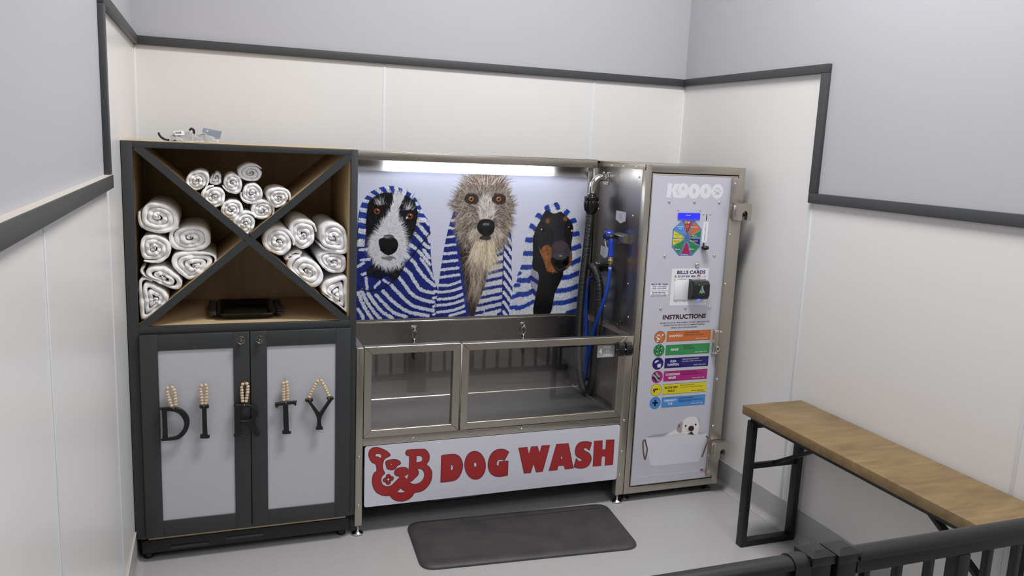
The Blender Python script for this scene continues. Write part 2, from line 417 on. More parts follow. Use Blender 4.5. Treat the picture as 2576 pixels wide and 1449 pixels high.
# outlines and positions on each object's own plane, in tenths of a millimetre
ART={'bear':[(-13770,4503),(-13502,4431),(-13231,4271),(-13067,4115),(-13037,3999),(-13198,3930),(-13305,3856),(-13370,3721),(-13393,3498),(-13371,3326),(-13279,3118),(-13398,3003),(-13460,2825),(-13419,2607),(-13308,2481),(-13118,2423),(-12928,2468),(-12767,2622),(-12548,2851),(-12719,2940),(-12817,3084),(-12753,3263),(-12563,3343),(-12372,3344),(-12206,3299),(-12094,3196),(-12081,3851),(-12151,3915),(-12248,3981),(-12273,4097),(-12226,4192),(-12117,4224),(-11427,4203),(-11230,4113),(-11099,3929),(-11066,3725),(-11102,3527),(-11196,3364),(-11037,3204),(-10933,2991),(-10900,2784),(-10935,2527),(-11068,2250),(-11287,2041),(-11537,1953),(-11774,1936),(-11868,1787),(-12059,1635),(-12307,1562),(-12528,1579),(-12749,1657),(-12916,1792),(-13013,1918),(-13245,1945),(-13463,2027),(-13681,2180),(-13819,2409),(-13890,2672),(-13893,2899),(-13856,3093),(-13777,3226),(-13685,3287),(-13730,3616),(-13918,3747),(-14041,3955),(-14089,4155),(-14059,4348),(-13955,4464)],
'bear_h1':[(-13751,4137),(-13685,4173),(-13551,4155),(-13464,4068),(-13473,3956),(-13534,3920),(-13588,3982),(-13682,4019),(-13763,4040)],
'bear_h2':[(-11723,3874),(-11529,3856),(-11429,3760),(-11425,3616),(-11507,3538),(-11729,3531)],
'bear_h3':[(-11706,3171),(-11512,3180),(-11370,3064),(-11295,2883),(-11331,2656),(-11467,2482),(-11660,2402),(-11855,2408),(-12065,2532),(-11941,2562),(-11778,2703),(-11642,2833),(-11596,2972),(-11636,3120)],
'bear_h4':[(-12486,2261),(-12402,2166),(-12262,2078),(-12344,2021),(-12509,2028),(-12661,2079),(-12580,2157)],
'bear_h5':[(-12320,2861),(-12102,2967),(-12127,2826),(-12179,2674),(-12250,2782)],
'brow':[(-13261,3682),(-13195,3760),(-13034,3801),(-12790,3792),(-12626,3733),(-12514,3609),(-12526,3510),(-12648,3465),(-12754,3320),(-12888,3254),(-13024,3276),(-13161,3333),(-13217,3480)],
'pet':[(-13108,2944),(-12956,2814),(-13102,2630),(-13251,2774),(-13105,2787),(-12981,3547)],
'D':[(-10450,3775),(-10129,3791),(-9830,3787),(-9647,3729),(-9482,3591),(-9374,3396),(-9313,3145),(-9337,2901),(-9429,2643),(-9584,2443),(-9783,2361),(-9943,2348),(-10447,2340)],
'D_h':[(-9941,3217),(-9860,3199),(-9818,3113),(-9820,3011),(-9862,2934),(-9942,2926)],
'O':[(-8101,3040),(-8132,3212),(-8188,3377),(-8269,3526),(-8369,3653),(-8483,3750),(-8606,3813),(-8731,3839),(-8853,3827),(-8965,3777),(-9062,3693),(-9138,3577),(-9191,3437),(-9218,3279),(-9217,3110),(-9188,2940),(-9133,2776),(-9054,2626),(-8955,2498),(-8841,2400),(-8718,2335),(-8592,2307),(-8469,2317),(-8355,2366),(-8257,2451),(-8179,2567),(-8126,2709),(-8099,2870)],
'O_h':[(-8575,3102),(-8585,3160),(-8610,3209),(-8644,3237),(-8680,3241),(-8712,3219),(-8733,3175),(-8739,3118),(-8729,3060),(-8704,3012),(-8670,2983),(-8634,2979),(-8602,3001),(-8581,3045)],
'G':[(-6853,3620),(-7081,3173),(-7209,3237),(-7336,3256),(-7448,3209),(-7506,3089),(-7501,2985),(-7457,2928),(-7383,2911),(-7369,3149),(-6873,3142),(-6864,2344),(-7148,2321),(-7400,2327),(-7612,2401),(-7784,2534),(-7896,2712),(-7968,2969),(-7958,3217),(-7886,3479),(-7749,3673),(-7547,3799),(-7319,3823),(-7086,3767)],
'W':[(-6335,3795),(-5852,3788),(-5743,3405),(-5629,3796),(-5278,3786),(-5147,3415),(-5044,3796),(-4582,3790),(-4913,2348),(-5276,2352),(-5448,2825),(-5593,2351),(-5953,2355)],
'A':[(-4206,3805),(-3517,3787),(-3139,2340),(-3623,2351),(-3706,2573),(-4031,2588),(-4075,2352),(-4558,2350)],
'A_h':[(-3865,3172),(-3798,2953),(-3921,2953)],
'Sx':[(-2142,3698),(-2260,3269),(-2386,3382),(-2496,3444),(-2590,3434),(-2597,3356),(-2509,3269),(-2299,3148),(-2158,2987),(-2110,2801),(-2144,2600),(-2274,2408),(-2481,2315),(-2717,2304),(-2932,2349),(-3125,2429),(-3010,2910),(-2888,2763),(-2767,2702),(-2692,2721),(-2683,2788),(-2753,2863),(-2948,2972),(-3063,3118),(-3100,3324),(-3057,3567),(-2927,3735),(-2744,3803),(-2508,3805),(-2317,3770)],
'H':[(-2005,3783),(-1513,3767),(-1496,3254),(-1291,3247),(-1293,3781),(-809,3762),(-788,2317),(-1274,2331),(-1286,2847),(-1497,2856),(-1508,2331),(-1988,2338)],
'LD':[(-23243,7363),(-22654,7355),(-22362,7246),(-22149,7020),(-22047,6730),(-22085,6415),(-22217,6143),(-22425,5948),(-22661,5870),(-23218,5869),(-23246,5967),(-23158,6029),(-23149,7200),(-23239,7269)],
'LD_h':[(-22950,7219),(-22689,7165),(-22476,7044),(-22326,6822),(-22270,6571),(-22339,6295),(-22500,6096),(-22689,6006),(-22943,5986)],
'LI':[(-21592,7373),(-21270,7367),(-21240,7287),(-21263,7218),(-21343,7207),(-21328,6032),(-21250,5972),(-21242,5881),(-21291,5832),(-21593,5851),(-21639,5916),(-21615,6003),(-21532,6032),(-21533,7213),(-21611,7244),(-21631,7316)],
'LR':[(-20188,7301),(-19634,7269),(-19406,7173),(-19242,7017),(-19195,6797),(-19263,6584),(-19446,6454),(-19187,5923),(-19095,5824),(-19139,5755),(-19338,5772),(-19727,6422),(-19940,6421),(-19953,5915),(-19875,5854),(-19889,5790),(-20226,5812),(-20247,5886),(-20159,5933),(-20163,7210),(-20214,7249)],
'LR_h':[(-19923,7174),(-19668,7156),(-19489,7053),(-19402,6884),(-19444,6671),(-19610,6539),(-19922,6545)],
'LT':[(-18442,7249),(-17564,7278),(-17523,7221),(-17530,7075),(-17591,7061),(-17649,7138),(-17887,7137),(-17847,5922),(-17755,5858),(-17766,5748),(-18113,5741),(-18153,5818),(-18119,5889),(-18072,5911),(-18113,7124),(-18309,7112),(-18360,7018),(-18427,7030),(-18456,7141)],
'LY':[(-17119,7339),(-16809,7347),(-16774,7279),(-16809,7207),(-16861,7174),(-16478,6628),(-16078,7212),(-16142,7254),(-16156,7329),(-16114,7352),(-15886,7366),(-15844,7289),(-15875,7224),(-15938,7184),(-16390,6436),(-16389,5988),(-16318,5926),(-16336,5826),(-16633,5828),(-16661,5916),(-16598,5986),(-16617,6453),(-16981,7146),(-17085,7197),(-17136,7267)],
'bD':[(-22892,8213),(-22717,8233),(-22649,8108),(-22622,7978),(-22610,7845),(-22604,7717),(-22601,7591),(-22595,7462),(-22906,8049),(-22891,7920),(-22866,7794),(-22839,7674),(-22809,7547),(-22757,7418)],
'bI':[(-21537,8232),(-21363,8242),(-21325,8103),(-21334,7970),(-21340,7841),(-21346,7700),(-21358,7571),(-21380,7432),(-21580,8095),(-21567,7961),(-21558,7834),(-21541,7703),(-21535,7573),(-21525,7431)],
'bR':[(-19825,8202),(-19652,8213),(-19605,8075),(-19620,7944),(-19628,7816),(-19646,7681),(-19667,7550),(-19691,7420),(-19869,8063),(-19864,7931),(-19863,7806),(-19858,7681),(-19849,7563),(-19841,7430)],
'bT':[(-18078,8144),(-17940,8172),(-17927,8037),(-17918,7906),(-17908,7772),(-17908,7637),(-17909,7510),(-17906,7379),(-18075,8003),(-18079,7873),(-18080,7739),(-18077,7609),(-18071,7485),(-18065,7361)],
'bY':[(-16569,8139),(-16403,8144),(-16333,8015),(-16280,7894),(-16228,7780),(-16175,7666),(-16122,7552),(-16069,7434),(-16648,8005),(-16706,7892),(-16761,7774),(-16820,7657),(-16878,7543),(-16926,7422)],
'rings':[(-22811,8257),(-21451,8279),(-19736,8286),(-18020,8307),(-16496,8194)],
't0':[(-23903,15496),(-23758,16010),(-23342,16209),(-22812,16122),(-22402,15838),(-22249,15449),(-22363,14991),(-22849,14792),(-23324,14842),(-23788,15079)],
't1':[(-22705,14596),(-22606,14924),(-22178,15156),(-21629,15193),(-21141,15031),(-20986,14666),(-21031,14266),(-21408,14033),(-22023,14002),(-22566,14169)],
't2':[(-23916,14399),(-23741,14724),(-23325,14803),(-22854,14629),(-22623,14268),(-22726,13807),(-23124,13533),(-23659,13583),(-23917,13814)],
't3':[(-22671,13608),(-22451,13938),(-21901,14015),(-21162,13965),(-20822,13796),(-20890,13459),(-21431,12926),(-21931,12698),(-22234,12871),(-22530,13209)],
't4':[(-23870,13257),(-23663,13452),(-23244,13514),(-22768,13377),(-22353,13006),(-22148,12635),(-22309,12335),(-22734,12411),(-23327,12755),(-23795,13026)],
't5':[(-23936,12699),(-23739,12926),(-23327,12755),(-22855,12413),(-22684,12007),(-22936,11677),(-23431,11288),(-23859,11020),(-23946,11304),(-23936,11970)],
'u0':[(-22022,17073),(-21822,17401),(-21396,17530),(-21094,17390),(-21072,16969),(-21292,16671),(-21660,16565),(-21959,16720)],
'u1':[(-21039,17100),(-20880,17364),(-20723,17531),(-20510,17375),(-20535,16983),(-20704,16880),(-20981,16919)],
'u2':[(-20549,16917),(-20449,17311),(-20105,17485),(-19763,17298),(-19674,16939),(-19804,16605),(-20056,16534),(-20367,16659)],
'u3':[(-19886,17524),(-19663,17760),(-19347,17869),(-18968,17783),(-18766,17459),(-18974,17089),(-19420,17064),(-19796,17199)],
'u4':[(-19792,16540),(-19610,16973),(-19229,17082),(-18912,16891),(-18820,16493),(-19047,16155),(-19431,16115),(-19714,16276)],
'u5':[(-21408,16375),(-21229,16770),(-20858,16909),(-20458,16788),(-20340,16396),(-20502,16031),(-20939,15892),(-21274,16051)],
'u6':[(-18723,16495),(-18592,16765),(-18203,16875),(-17780,16750),(-17650,16416),(-17881,16073),(-18274,15898),(-18565,16096)],
'u7':[(-20692,15797),(-20531,16162),(-20122,16335),(-19747,16176),(-19669,15811),(-19883,15474),(-20262,15370),(-20542,15500)],
'u8':[(-19402,15814),(-19239,16185),(-18853,16325),(-18435,16131),(-18340,15795),(-18504,15489),(-18926,15363),(-19278,15514)],
'u9':[(-20151,15271),(-19943,15640),(-19561,15812),(-19180,15650),(-19108,15213),(-19382,14806),(-19607,14704),(-19890,14938)],
'v0':[(-18934,14468),(-18801,14910),(-18344,15151),(-17820,15018),(-17490,14538),(-17591,14054),(-18023,13745),(-18548,13920),(-18840,14161)],
'v1':[(-17754,14950),(-17620,15362),(-17155,15469),(-16653,15302),(-16483,14887),(-16583,14331),(-17089,14018),(-17524,14262)],
'v2':[(-16483,14887),(-16348,15235),(-15941,15433),(-15460,15312),(-15146,14894),(-15105,14259),(-15241,13905),(-15934,13979),(-16413,14261)],
'v3':[(-16480,13771),(-16208,13994),(-15589,14013),(-15171,13834),(-15097,13335),(-15304,12980),(-15859,12988),(-16274,13276)],
'v4':[(-17793,13431),(-17491,13811),(-16955,13843),(-16411,13489),(-16149,12992),(-16271,12532),(-16682,12326),(-17225,12654),(-17660,13081)],
'v5':[(-16463,12286),(-16134,12778),(-15582,12948),(-15094,12978),(-15065,12186),(-15076,11099),(-15502,11438),(-16131,11922)],
'v6':[(-18057,13607),(-17758,13882),(-17357,14040),(-17123,13914),(-17425,13637),(-17826,13466)],
'd1out':[(-14054,9527),(-14080,12273),(-13811,14266),(-13761,14963),(-13652,15543),(-13484,15949),(-13200,16300),(-12740,16598),(-12158,16739),(-11627,16683),(-11147,16490),(-10720,16177),(-10407,15711),(-10214,15298),(-9908,14825),(-9813,14045),(-9756,13078),(-9640,12224),(-9463,11485),(-9259,10926),(-9182,9365)],
'd1face':[(-13283,13741),(-13325,14735),(-13276,15491),(-13138,15955),(-12793,16222),(-12386,16375),(-11856,16329),(-11441,16308),(-11020,16171),(-10713,15883),(-10551,15413),(-10598,14878),(-10736,14281),(-10964,13683),(-11196,13204),(-11362,12484),(-11478,12245),(-12259,12313),(-12856,12558),(-13157,13093)],
'd1chin':[(-13261,12086),(-12973,12499),(-11362,12484),(-11412,12002),(-11767,11645),(-12192,11892),(-12606,11718),(-13082,11905)],
'd1blaze':[(-11826,16300),(-11380,16251),(-11463,15928),(-11633,15515),(-11655,15103),(-11469,14751),(-11279,14279),(-11147,13743),(-11108,13324),(-11248,12844),(-11423,12545),(-11782,12428),(-12200,12372),(-12619,12555),(-12920,12914),(-13102,13329),(-13050,13800),(-12820,14153),(-12534,14625),(-12245,14979),(-12017,15451),(-11878,15920)],
'd1nose':[(-12639,13801),(-12523,13948),(-12228,14008),(-11872,14009),(-11660,13861),(-11578,13623),(-11650,13325),(-11855,13117),(-12122,13041),(-12362,13149),(-12543,13357)],
'd1pts':[(-12751,15394),(-10967,15159),(-12135,13742),(-12397,13446),(-11802,13445),(-12089,12850),(-12564,15396),(-12486,13505)],
'd1ringo':[(-13832,13507),(-13749,13916),(-13724,14208),(-13739,14499),(-13730,14790),(-13727,15050),(-13662,15369),(-13641,15601),(-13541,15862),(-13439,16036),(-13286,16229),(-13132,16388),(-12914,16525),(-12683,16629),(-12392,16705),(-12129,16746),(-11864,16747),(-11627,16683),(-11387,16601),(-11147,16490),(-10904,16349),(-10720,16188),(-10564,15944),(-10438,15740),(-10311,15523),(-10214,15298),(-10055,15062),(-9908,14825)],
'd1ringi':[(-13396,13506),(-13355,13917),(-13335,14151),(-13321,14444),(-13325,14735),(-13310,14997),(-13274,15288),(-13259,15520),(-13164,15782),(-13126,15956),(-12966,16103),(-12822,16204),(-12619,16301),(-12386,16364),(-12181,16391),(-11975,16384),(-11797,16342),(-11619,16322),(-11441,16303),(-11231,16254),(-11020,16171),(-10867,16045),(-10743,15894),(-10648,15707),(-10584,15530),(-10549,15353),(-10543,15116),(-10627,14818)],
'd1s0':[(-10613,15500),(-10333,15178),(-9906,14735)],
'd1s1':[(-10627,14818),(-10316,14523),(-9936,14045),(-9819,13804)],
'd1s2':[(-10766,14281),(-10425,13983),(-10172,13683),(-9859,13442)],
'd1s3':[(-10994,13653),(-10593,13383),(-10217,13020),(-9803,12531)],
'd1s4':[(-11132,13054),(-10698,12660),(-10380,12172),(-9999,11739),(-9490,11332)],
'd1s5':[(-11391,12424),(-10928,12057),(-10611,11566),(-10230,11100),(-9510,10931)],
'd1s6':[(-11531,11883),(-11157,11392),(-10779,10896),(-10217,10576),(-9527,10405)],
'd1s7':[(-11944,11436),(-11513,10973),(-11077,10536),(-10578,10185),(-9513,9907)],
'd1s8':[(-12358,11082),(-11868,10555),(-11313,10113),(-10817,9852),(-9819,9635)],
'd1s9':[(-12742,10878),(-12286,10383),(-11734,9879),(-11057,9612)],
'd1s10':[(-13158,10948),(-12825,10457),(-12399,9960),(-11788,9544)],
'd1s11':[(-13514,11135),(-13302,10650),(-12939,10097),(-12513,9567)],
'd1s12':[(-13688,11019),(-13477,10474),(-13174,9922),(-12931,9550)],
'd1s13':[(-13708,10119),(-13528,9872),(-13407,9596)],
'd1s14':[(-10163,13322),(-9844,12896)],
'd1s15':[(-10304,12839),(-9890,12288),(-9563,11702)],
'd1s16':[(-9971,14195),(-9812,13985)],
'd1s17':[(-9543,10993),(-9261,10987)],
'd1s18':[(-9533,10622),(-9252,10677)],
'd1s19':[(-9519,10125),(-9243,10366)],
'd1s20':[(-9507,9688),(-9199,9929)],
'd1s21':[(-13627,13330),(-13190,13359)],
'd1s22':[(-13533,12770),(-12978,12855)],
'd1s23':[(-13733,12447),(-13415,12622)],
'd1s24':[(-13495,12000),(-13056,12143)],
'd1s25':[(-13287,11818),(-13220,11159)],
'd1s26':[(-12808,11301),(-12545,11597)],
'd1s27':[(-12338,11684),(-12005,11468)],
'd1s28':[(-12047,12161),(-11561,11884)],
'd1s29':[(-13088,12322),(-12851,12260)],
'd1crease':[(-9820,14286),(-10413,13503),(-10944,12782),(-11357,12243),(-11767,11645),(-12538,11176),(-13367,11132),(-13721,11318)],
'd2tl':[(-8411,15599),(-8643,15054),(-8839,14328),(-9000,13477),(-9129,12562),(-9229,11703),(-9273,11086),(-9293,9593),(-7500,9537),(-7698,10553),(-7935,11808),(-8094,12738),(-8284,13660),(-8375,14512)],
'd2edge':[(-8367,14452),(-8235,13537),(-8045,12429),(-7855,11370),(-7661,10426),(-7522,9601)],
'd2neck':[(-8406,14512),(-8235,13537),(-8045,12429),(-7855,11370),(-7661,10426),(-7503,9600),(-7047,9586),(-6973,10219),(-6676,10971),(-6342,12413),(-5795,13411),(-5546,13723),(-5844,14529)],
'd2tra':[(-5544,13660),(-6042,13037),(-6277,12413),(-6447,11787),(-6676,10971),(-6973,10219),(-7110,9524),(-5490,9473),(-5496,10820),(-5514,12405)],
'd2trb':[(-5546,13723),(-5260,14657),(-5143,14285),(-5028,13660),(-5009,12401),(-4867,10807),(-5044,9976),(-5020,9459),(-5523,9474),(-5496,10820),(-5514,12405)],
'd2head':[(-8667,15806),(-8550,16017),(-8286,16531),(-8046,16836),(-7679,17114),(-7306,17256),(-6992,17343),(-6676,17412),(-6355,17379),(-6093,17277),(-5695,17046),(-5418,16687),(-5267,16231),(-5090,15958),(-5162,15402),(-5205,14906),(-5308,14284),(-5415,13723),(-5793,13348),(-6042,13037),(-6285,12601),(-6531,12227),(-6863,12418),(-7198,12732),(-7412,13290),(-7672,13414),(-8037,13843),(-8241,14270),(-8356,14876),(-8407,15479)],
'd2nose':[(-7151,14520),(-7086,14827),(-6900,15012),(-6580,15046),(-6253,14957),(-6126,14712),(-6162,14342),(-6381,14124),(-6670,14080),(-6967,14245)],
'd2pts':[(-7550,16156),(-5949,16175),(-6633,14751),(-6874,14338),(-6357,14341),(-6633,13969),(-6727,15503),(-6702,16476)],
'd2w0':[(-8639,14934),(-8410,14996)],
'd2w1':[(-8752,14540),(-8369,14512)],
'd2w2':[(-8892,14024),(-8348,14075)],
'd2w3':[(-8977,13556),(-8301,13623)],
'd2w4':[(-9064,13099),(-8248,13170)],
'd2w5':[(-9125,12647),(-8171,12751)],
'd2w6':[(-9181,12207),(-8105,12318)],
'd2w7':[(-9225,11783),(-8041,11933)],
'd2w8':[(-9262,11346),(-8619,11353),(-7977,11560)],
'd2w9':[(-9288,10950),(-8545,11009),(-7901,11196)],
'd2w10':[(-9289,10559),(-8468,10602),(-7824,10838)],
'd2w11':[(-9292,10205),(-8521,10272),(-7747,10478)],
'd2w12':[(-9293,9812),(-8382,9911),(-7671,10162)],
'd2w13':[(-8564,9601),(-7596,9844)],
'd2b0':[(-5876,13005),(-5546,13128)],
'd2b1':[(-6151,12524),(-5525,12645)],
'd2b2':[(-6325,11986),(-5517,12185)],
'd2b3':[(-6451,11554),(-5511,11742)],
'd2b4':[(-6628,11078),(-5515,11247)],
'd2b5':[(-6778,10575),(-5509,10801)],
'd2b6':[(-6918,10135),(-5498,10405)],
'd2b7':[(-7051,9694),(-6628,9764)],
'd2b8':[(-6433,9810),(-5501,10020)],
'd2b9':[(-5695,9576),(-5499,9667)],
'd2b10':[(-5733,13473),(-5539,13566)],
'd2c0':[(-5571,14283),(-5307,13972),(-4997,13566)],
'd2c1':[(-5546,13723),(-5281,13410),(-4970,13000)],
'd2c2':[(-5521,13160),(-5256,12844),(-4944,12432)],
'd2c3':[(-5496,12594),(-5230,12276),(-4917,11861)],
'd2c4':[(-5470,12026),(-5203,11706),(-4890,11287)],
'd2c5':[(-5445,11455),(-5177,11132),(-4863,10710)],
'd2c6':[(-5419,10882),(-5151,10556),(-4836,10131)],
'd2c7':[(-5393,10306),(-5124,9978),(-4808,9549)],
'd2c8':[(-5368,9727),(-5098,9396),(-4781,8964)],
'd3tow':[(-2590,16015),(-3101,15846),(-3648,15334),(-4016,14718),(-4234,13970),(-4334,13113),(-4414,12413),(-4616,11875),(-4862,11065),(-4936,9591),(-769,9464),(-762,11265),(-679,13264),(-768,13704),(-888,14362),(-1157,15121),(-1630,15602),(-2300,16020)],
'd3head':[(-3079,15448),(-2671,15400),(-2090,15434),(-1601,15117),(-1308,14686),(-1303,14141),(-1352,13485),(-1258,12936),(-1317,12440),(-1655,12112),(-2121,11952),(-2713,12014),(-2969,12400),(-3243,13163),(-3504,13703),(-3711,14133),(-3607,14561),(-3345,15044)],
'd3neck':[(-3713,14186),(-3723,12948),(-3716,12244),(-3353,11967),(-3318,11310),(-3517,9548),(-2485,9517),(-2228,10736),(-1771,12058),(-2917,12508)],
'd3snout':[(-2516,13704),(-2112,13813),(-1633,13704),(-1416,13266),(-1400,12826),(-1493,12386),(-2012,12116),(-2441,12395),(-2605,12997)],
'd3tanl':[(-3261,13271),(-2975,13568),(-2650,13487),(-2549,13051),(-2583,12615),(-2309,12147),(-2122,11979),(-2478,12000),(-2777,12097),(-3013,12673)],
'd3tanr':[(-1640,13622),(-1398,13266),(-1251,12825),(-1305,12440),(-1625,12112),(-1488,12496),(-1395,12936)],
'd3nose':[(-2582,12806),(-2357,12969),(-1945,12994),(-1557,12948),(-1427,12771),(-1468,12469),(-1667,12305),(-2014,12160),(-2320,12328),(-2506,12505)],
'd3inn':[(-3744,12244),(-3356,12022),(-3330,11310),(-3426,10597),(-3671,10822),(-3803,11700)],
'd3gap':[(-3342,14991),(-3085,15554),(-2793,15505),(-2555,15401),(-2325,15458),(-2095,15514),(-1753,15196),(-1591,14954),(-2529,14945)],
'd3fore':[(-3167,14939),(-2667,15319),(-2084,15327),(-1823,14898),(-1905,14302),(-1758,13813),(-2464,13812),(-2556,14407)],
'd3pts':[(-3208,14430),(-1508,14576),(-2908,14969),(-1824,15098),(-2213,12530),(-1669,12542),(-1990,12950),(-1993,12308)],
'd3b0':[(-3054,15821),(-2924,15572)],
'd3b1':[(-3578,15319),(-3316,15151)],
'd3b2':[(-3947,14708),(-3686,14534)],
'd3b3':[(-4230,13890),(-3674,13875)],
'd3b4':[(-4316,13102),(-3702,13089)],
'd3b5':[(-4397,12305),(-3731,12309)],
'd3b6':[(-4497,11537),(-3795,11548)],
'd3b7':[(-4543,10731),(-3986,10747),(-3591,10958)],
'd3b8':[(-4590,9900),(-4122,10008),(-3584,10270)],
'd3b9':[(-4608,11940),(-4483,11954)],
'd3b10':[(-4746,11253),(-4518,11265)],
'd3b11':[(-4897,10576),(-4568,10650)],
'd3b12':[(-4926,9975),(-4605,9977)],
'd3b13':[(-2458,15937),(-2313,15752)],
'd3b14':[(-1851,15356),(-1688,15574)],
'd3b15':[(-1403,14983),(-1135,15067)],
'd3b16':[(-1261,14223),(-918,14279)],
'd3b17':[(-1362,13365),(-1068,13430),(-775,13540)],
'd3b18':[(-1248,12494),(-969,12630),(-689,12767)],
'd3b19':[(-1867,11672),(-1332,11720),(-734,11962)],
'd3b20':[(-2105,10873),(-1405,10942),(-767,11154)],
'd3b21':[(-2301,10154),(-1539,10190),(-755,10396)],
'd3b22':[(-1319,9538),(-781,9663)],
'd3b23':[(-3791,11700),(-3335,11409)],
'd3b24':[(-3647,10932),(-3391,10706)],
'kdoor':[(327,18084),(5660,18136)],
'kdoorb':[(447,862),(5653,915)],
'kpan':[(394,17978),(5269,17948)],
'kpanb':[(464,990),(5299,1019)],
'strip':[(5134,17932),(5937,17955)],
'stripb':[(5193,1155),(5859,1019)],
'brU':[(5264,16626),(6121,16641),(6133,15723),(5246,15747)],
'brUback':[(5352,16626),(5352,15697)],
'brL':[(5315,3278),(6145,3244),(6177,2344),(5357,2341)],
'brLb':[(5405,3206),(5374,2349)],
'hand':[(4662,9681),(5017,9668),(4983,8272),(4696,8309)],
'scrB':[(1441,16620),(2972,16632),(4507,16631),(2034,16195),(3361,16204),(3589,16003),(4018,16004)],
'scrC':[(1423,13754),(4495,13765),(1419,10916),(2957,10911),(4489,10913)],
'scrS':[(5304,17655),(5272,14923),(5256,12214)],
'scrS2':[(5267,9523),(5288,6820),(5297,4094),(5290,1368)],
'lock':[(3450,13264)],
'lcd':[(2041,16007),(3339,16024),(3334,15739),(2061,15716)],
'slot':[(3804,15983),(3807,15668)],
'coin':[(3637,15574),(3955,15577),(3950,14496),(3641,14487)],
'coin2':[(3730,14454),(3740,14249),(3539,14196),(3962,14196),(3733,14107)],
'oct':[(2321,15643),(3078,15651),(3551,15194),(3542,14247),(3096,13768),(2283,13772),(1811,14249),(1803,15183)],
'octc':[(2690,14715)],
'octseg':[(2402,15597),(2981,15603),(3094,15586),(3503,15167),(3517,15123),(3544,14744),(3510,14673),(3514,14318),(3499,14265),(3091,13821),(3000,13813),(2390,13816),(2298,13825),(1865,14275),(1861,14319),(1840,14669),(1853,14739),(1860,15105),(1875,15157),(2305,15605)],
'bill':[(1941,13071),(4233,13076),(4240,11053),(1963,11075)],
'bslot':[(2151,12420),(3042,12433),(3039,11368),(2183,11366)],
'reader':[(3000,12481),(3940,12473),(4062,12295),(4085,11412),(3012,11415)],
'rd':[(3383,12297),(3566,12059),(3557,11891),(3374,11794),(3566,11801),(3759,11801),(3460,11432)],
'bscr':[(2157,12491),(3036,12495),(3151,12498),(4045,12480),(2327,11318),(2852,11316),(3302,11316)],
'price':[(709,12328),(1812,12314),(1806,11622),(711,11651)],
'ttxt':[(2258,12779),(4029,12770),(2134,12609),(3063,12607),(3128,12602),(3424,12602),(3637,12671),(3624,12543),(3990,12639),(2589,12491)],
'k9':[(1244,16824),(1247,17562),(4762,16836),(4681,17612)],
'k9c':[(2221,17327),(2906,17203),(3614,17219),(4340,17226),(1270,16815),(1976,16829)],
'inst':[(1580,10330),(4296,10301),(1619,10583),(4269,10569)],
'instl':[(2957,10118),(2925,9985),(2939,9837),(1411,10120),(4543,10112),(1628,9983),(4261,9962),(2115,9848),(3796,9830)],
'bc0':[(1517,9346)],
'br0':[(1934,9649),(4706,9636),(4718,9066),(1930,9096)],
'bc1':[(1523,8615)],
'br1':[(1926,8890),(4705,8876),(4721,8307),(1940,8333)],
'bc2':[(1520,7883)],
'br2':[(1933,8161),(4706,8136),(4715,7584),(1937,7613)],
'bc3':[(1536,7131)],
'br3':[(1930,7429),(4701,7396),(4710,6841),(1944,6865)],
'bc4':[(1541,6398)],
'br4':[(1942,6687),(4705,6660),(4730,6088),(1942,6129)],
'bc5':[(1541,5661)],
'br5':[(1935,5947),(4720,5911),(4729,5349),(1944,5376)],
'pup':[(1088,3705),(5051,3674),(4719,1977),(1466,2026)],
'pp_tubo':[(1087,3713),(1564,3816),(2058,3850),(2474,3853),(4436,3765),(5052,3666),(5031,3441),(4863,2947),(4675,1981),(4185,1892),(3156,1896),(1635,1990),(1488,2255),(1254,3082)],
'pp_tubin':[(1087,3713),(1564,3816),(2058,3842),(2476,3834),(2246,3605),(1662,3629)],
'pp_tubin2':[(4393,3760),(5052,3666),(4756,3582),(4408,3612)],
'pp_body':[(2079,3600),(2481,3776),(2883,3972),(3291,4130),(4443,3686),(4202,3513),(3344,3548)],
'pp_head':[(3404,4274),(3464,4538),(3790,4686),(4089,4682),(4364,4506),(4481,4188),(4458,3763),(4411,3572),(4119,3481),(3684,3557),(3401,3852)],
'pp_earl':[(3053,3958),(3071,4225),(3225,4385),(3395,4371),(3440,4118),(3323,3781)],
'pp_earr':[(4297,4531),(4470,4517),(4484,4149),(4382,4312)],
'pp_nose':[(3788,4031),(3885,4139),(4078,4135),(4155,4001),(4105,3850),(3956,3844),(3842,3911)],
'pp_mouth':[(3759,3667),(3881,3734),(4001,3821),(4118,3714),(4192,3610)],
'pp_eyes':[(3605,4174),(4251,4206)],
'pp_ropel':[(1099,3571),(973,3506),(989,3220),(1049,2834),(1176,2439),(1242,2739),(1266,3042),(1158,3357)],
'pp_roper':[(5031,3441),(5153,3313),(5114,3042),(4982,2622),(4865,2259)],
'pp_hl':[(2125,3079),(2710,3095)],
'pp_hl2':[(3773,3065),(4201,3077)],
'pp_url':[(776,1384),(4715,1344)],
'pp_flag':[(4822,1500),(5203,1501),(5200,1314),(4827,1313)]}
def A(k): return [(a/1e4, b/1e4) for a, b in ART[k]]
def P1(k): return A(k)[0]

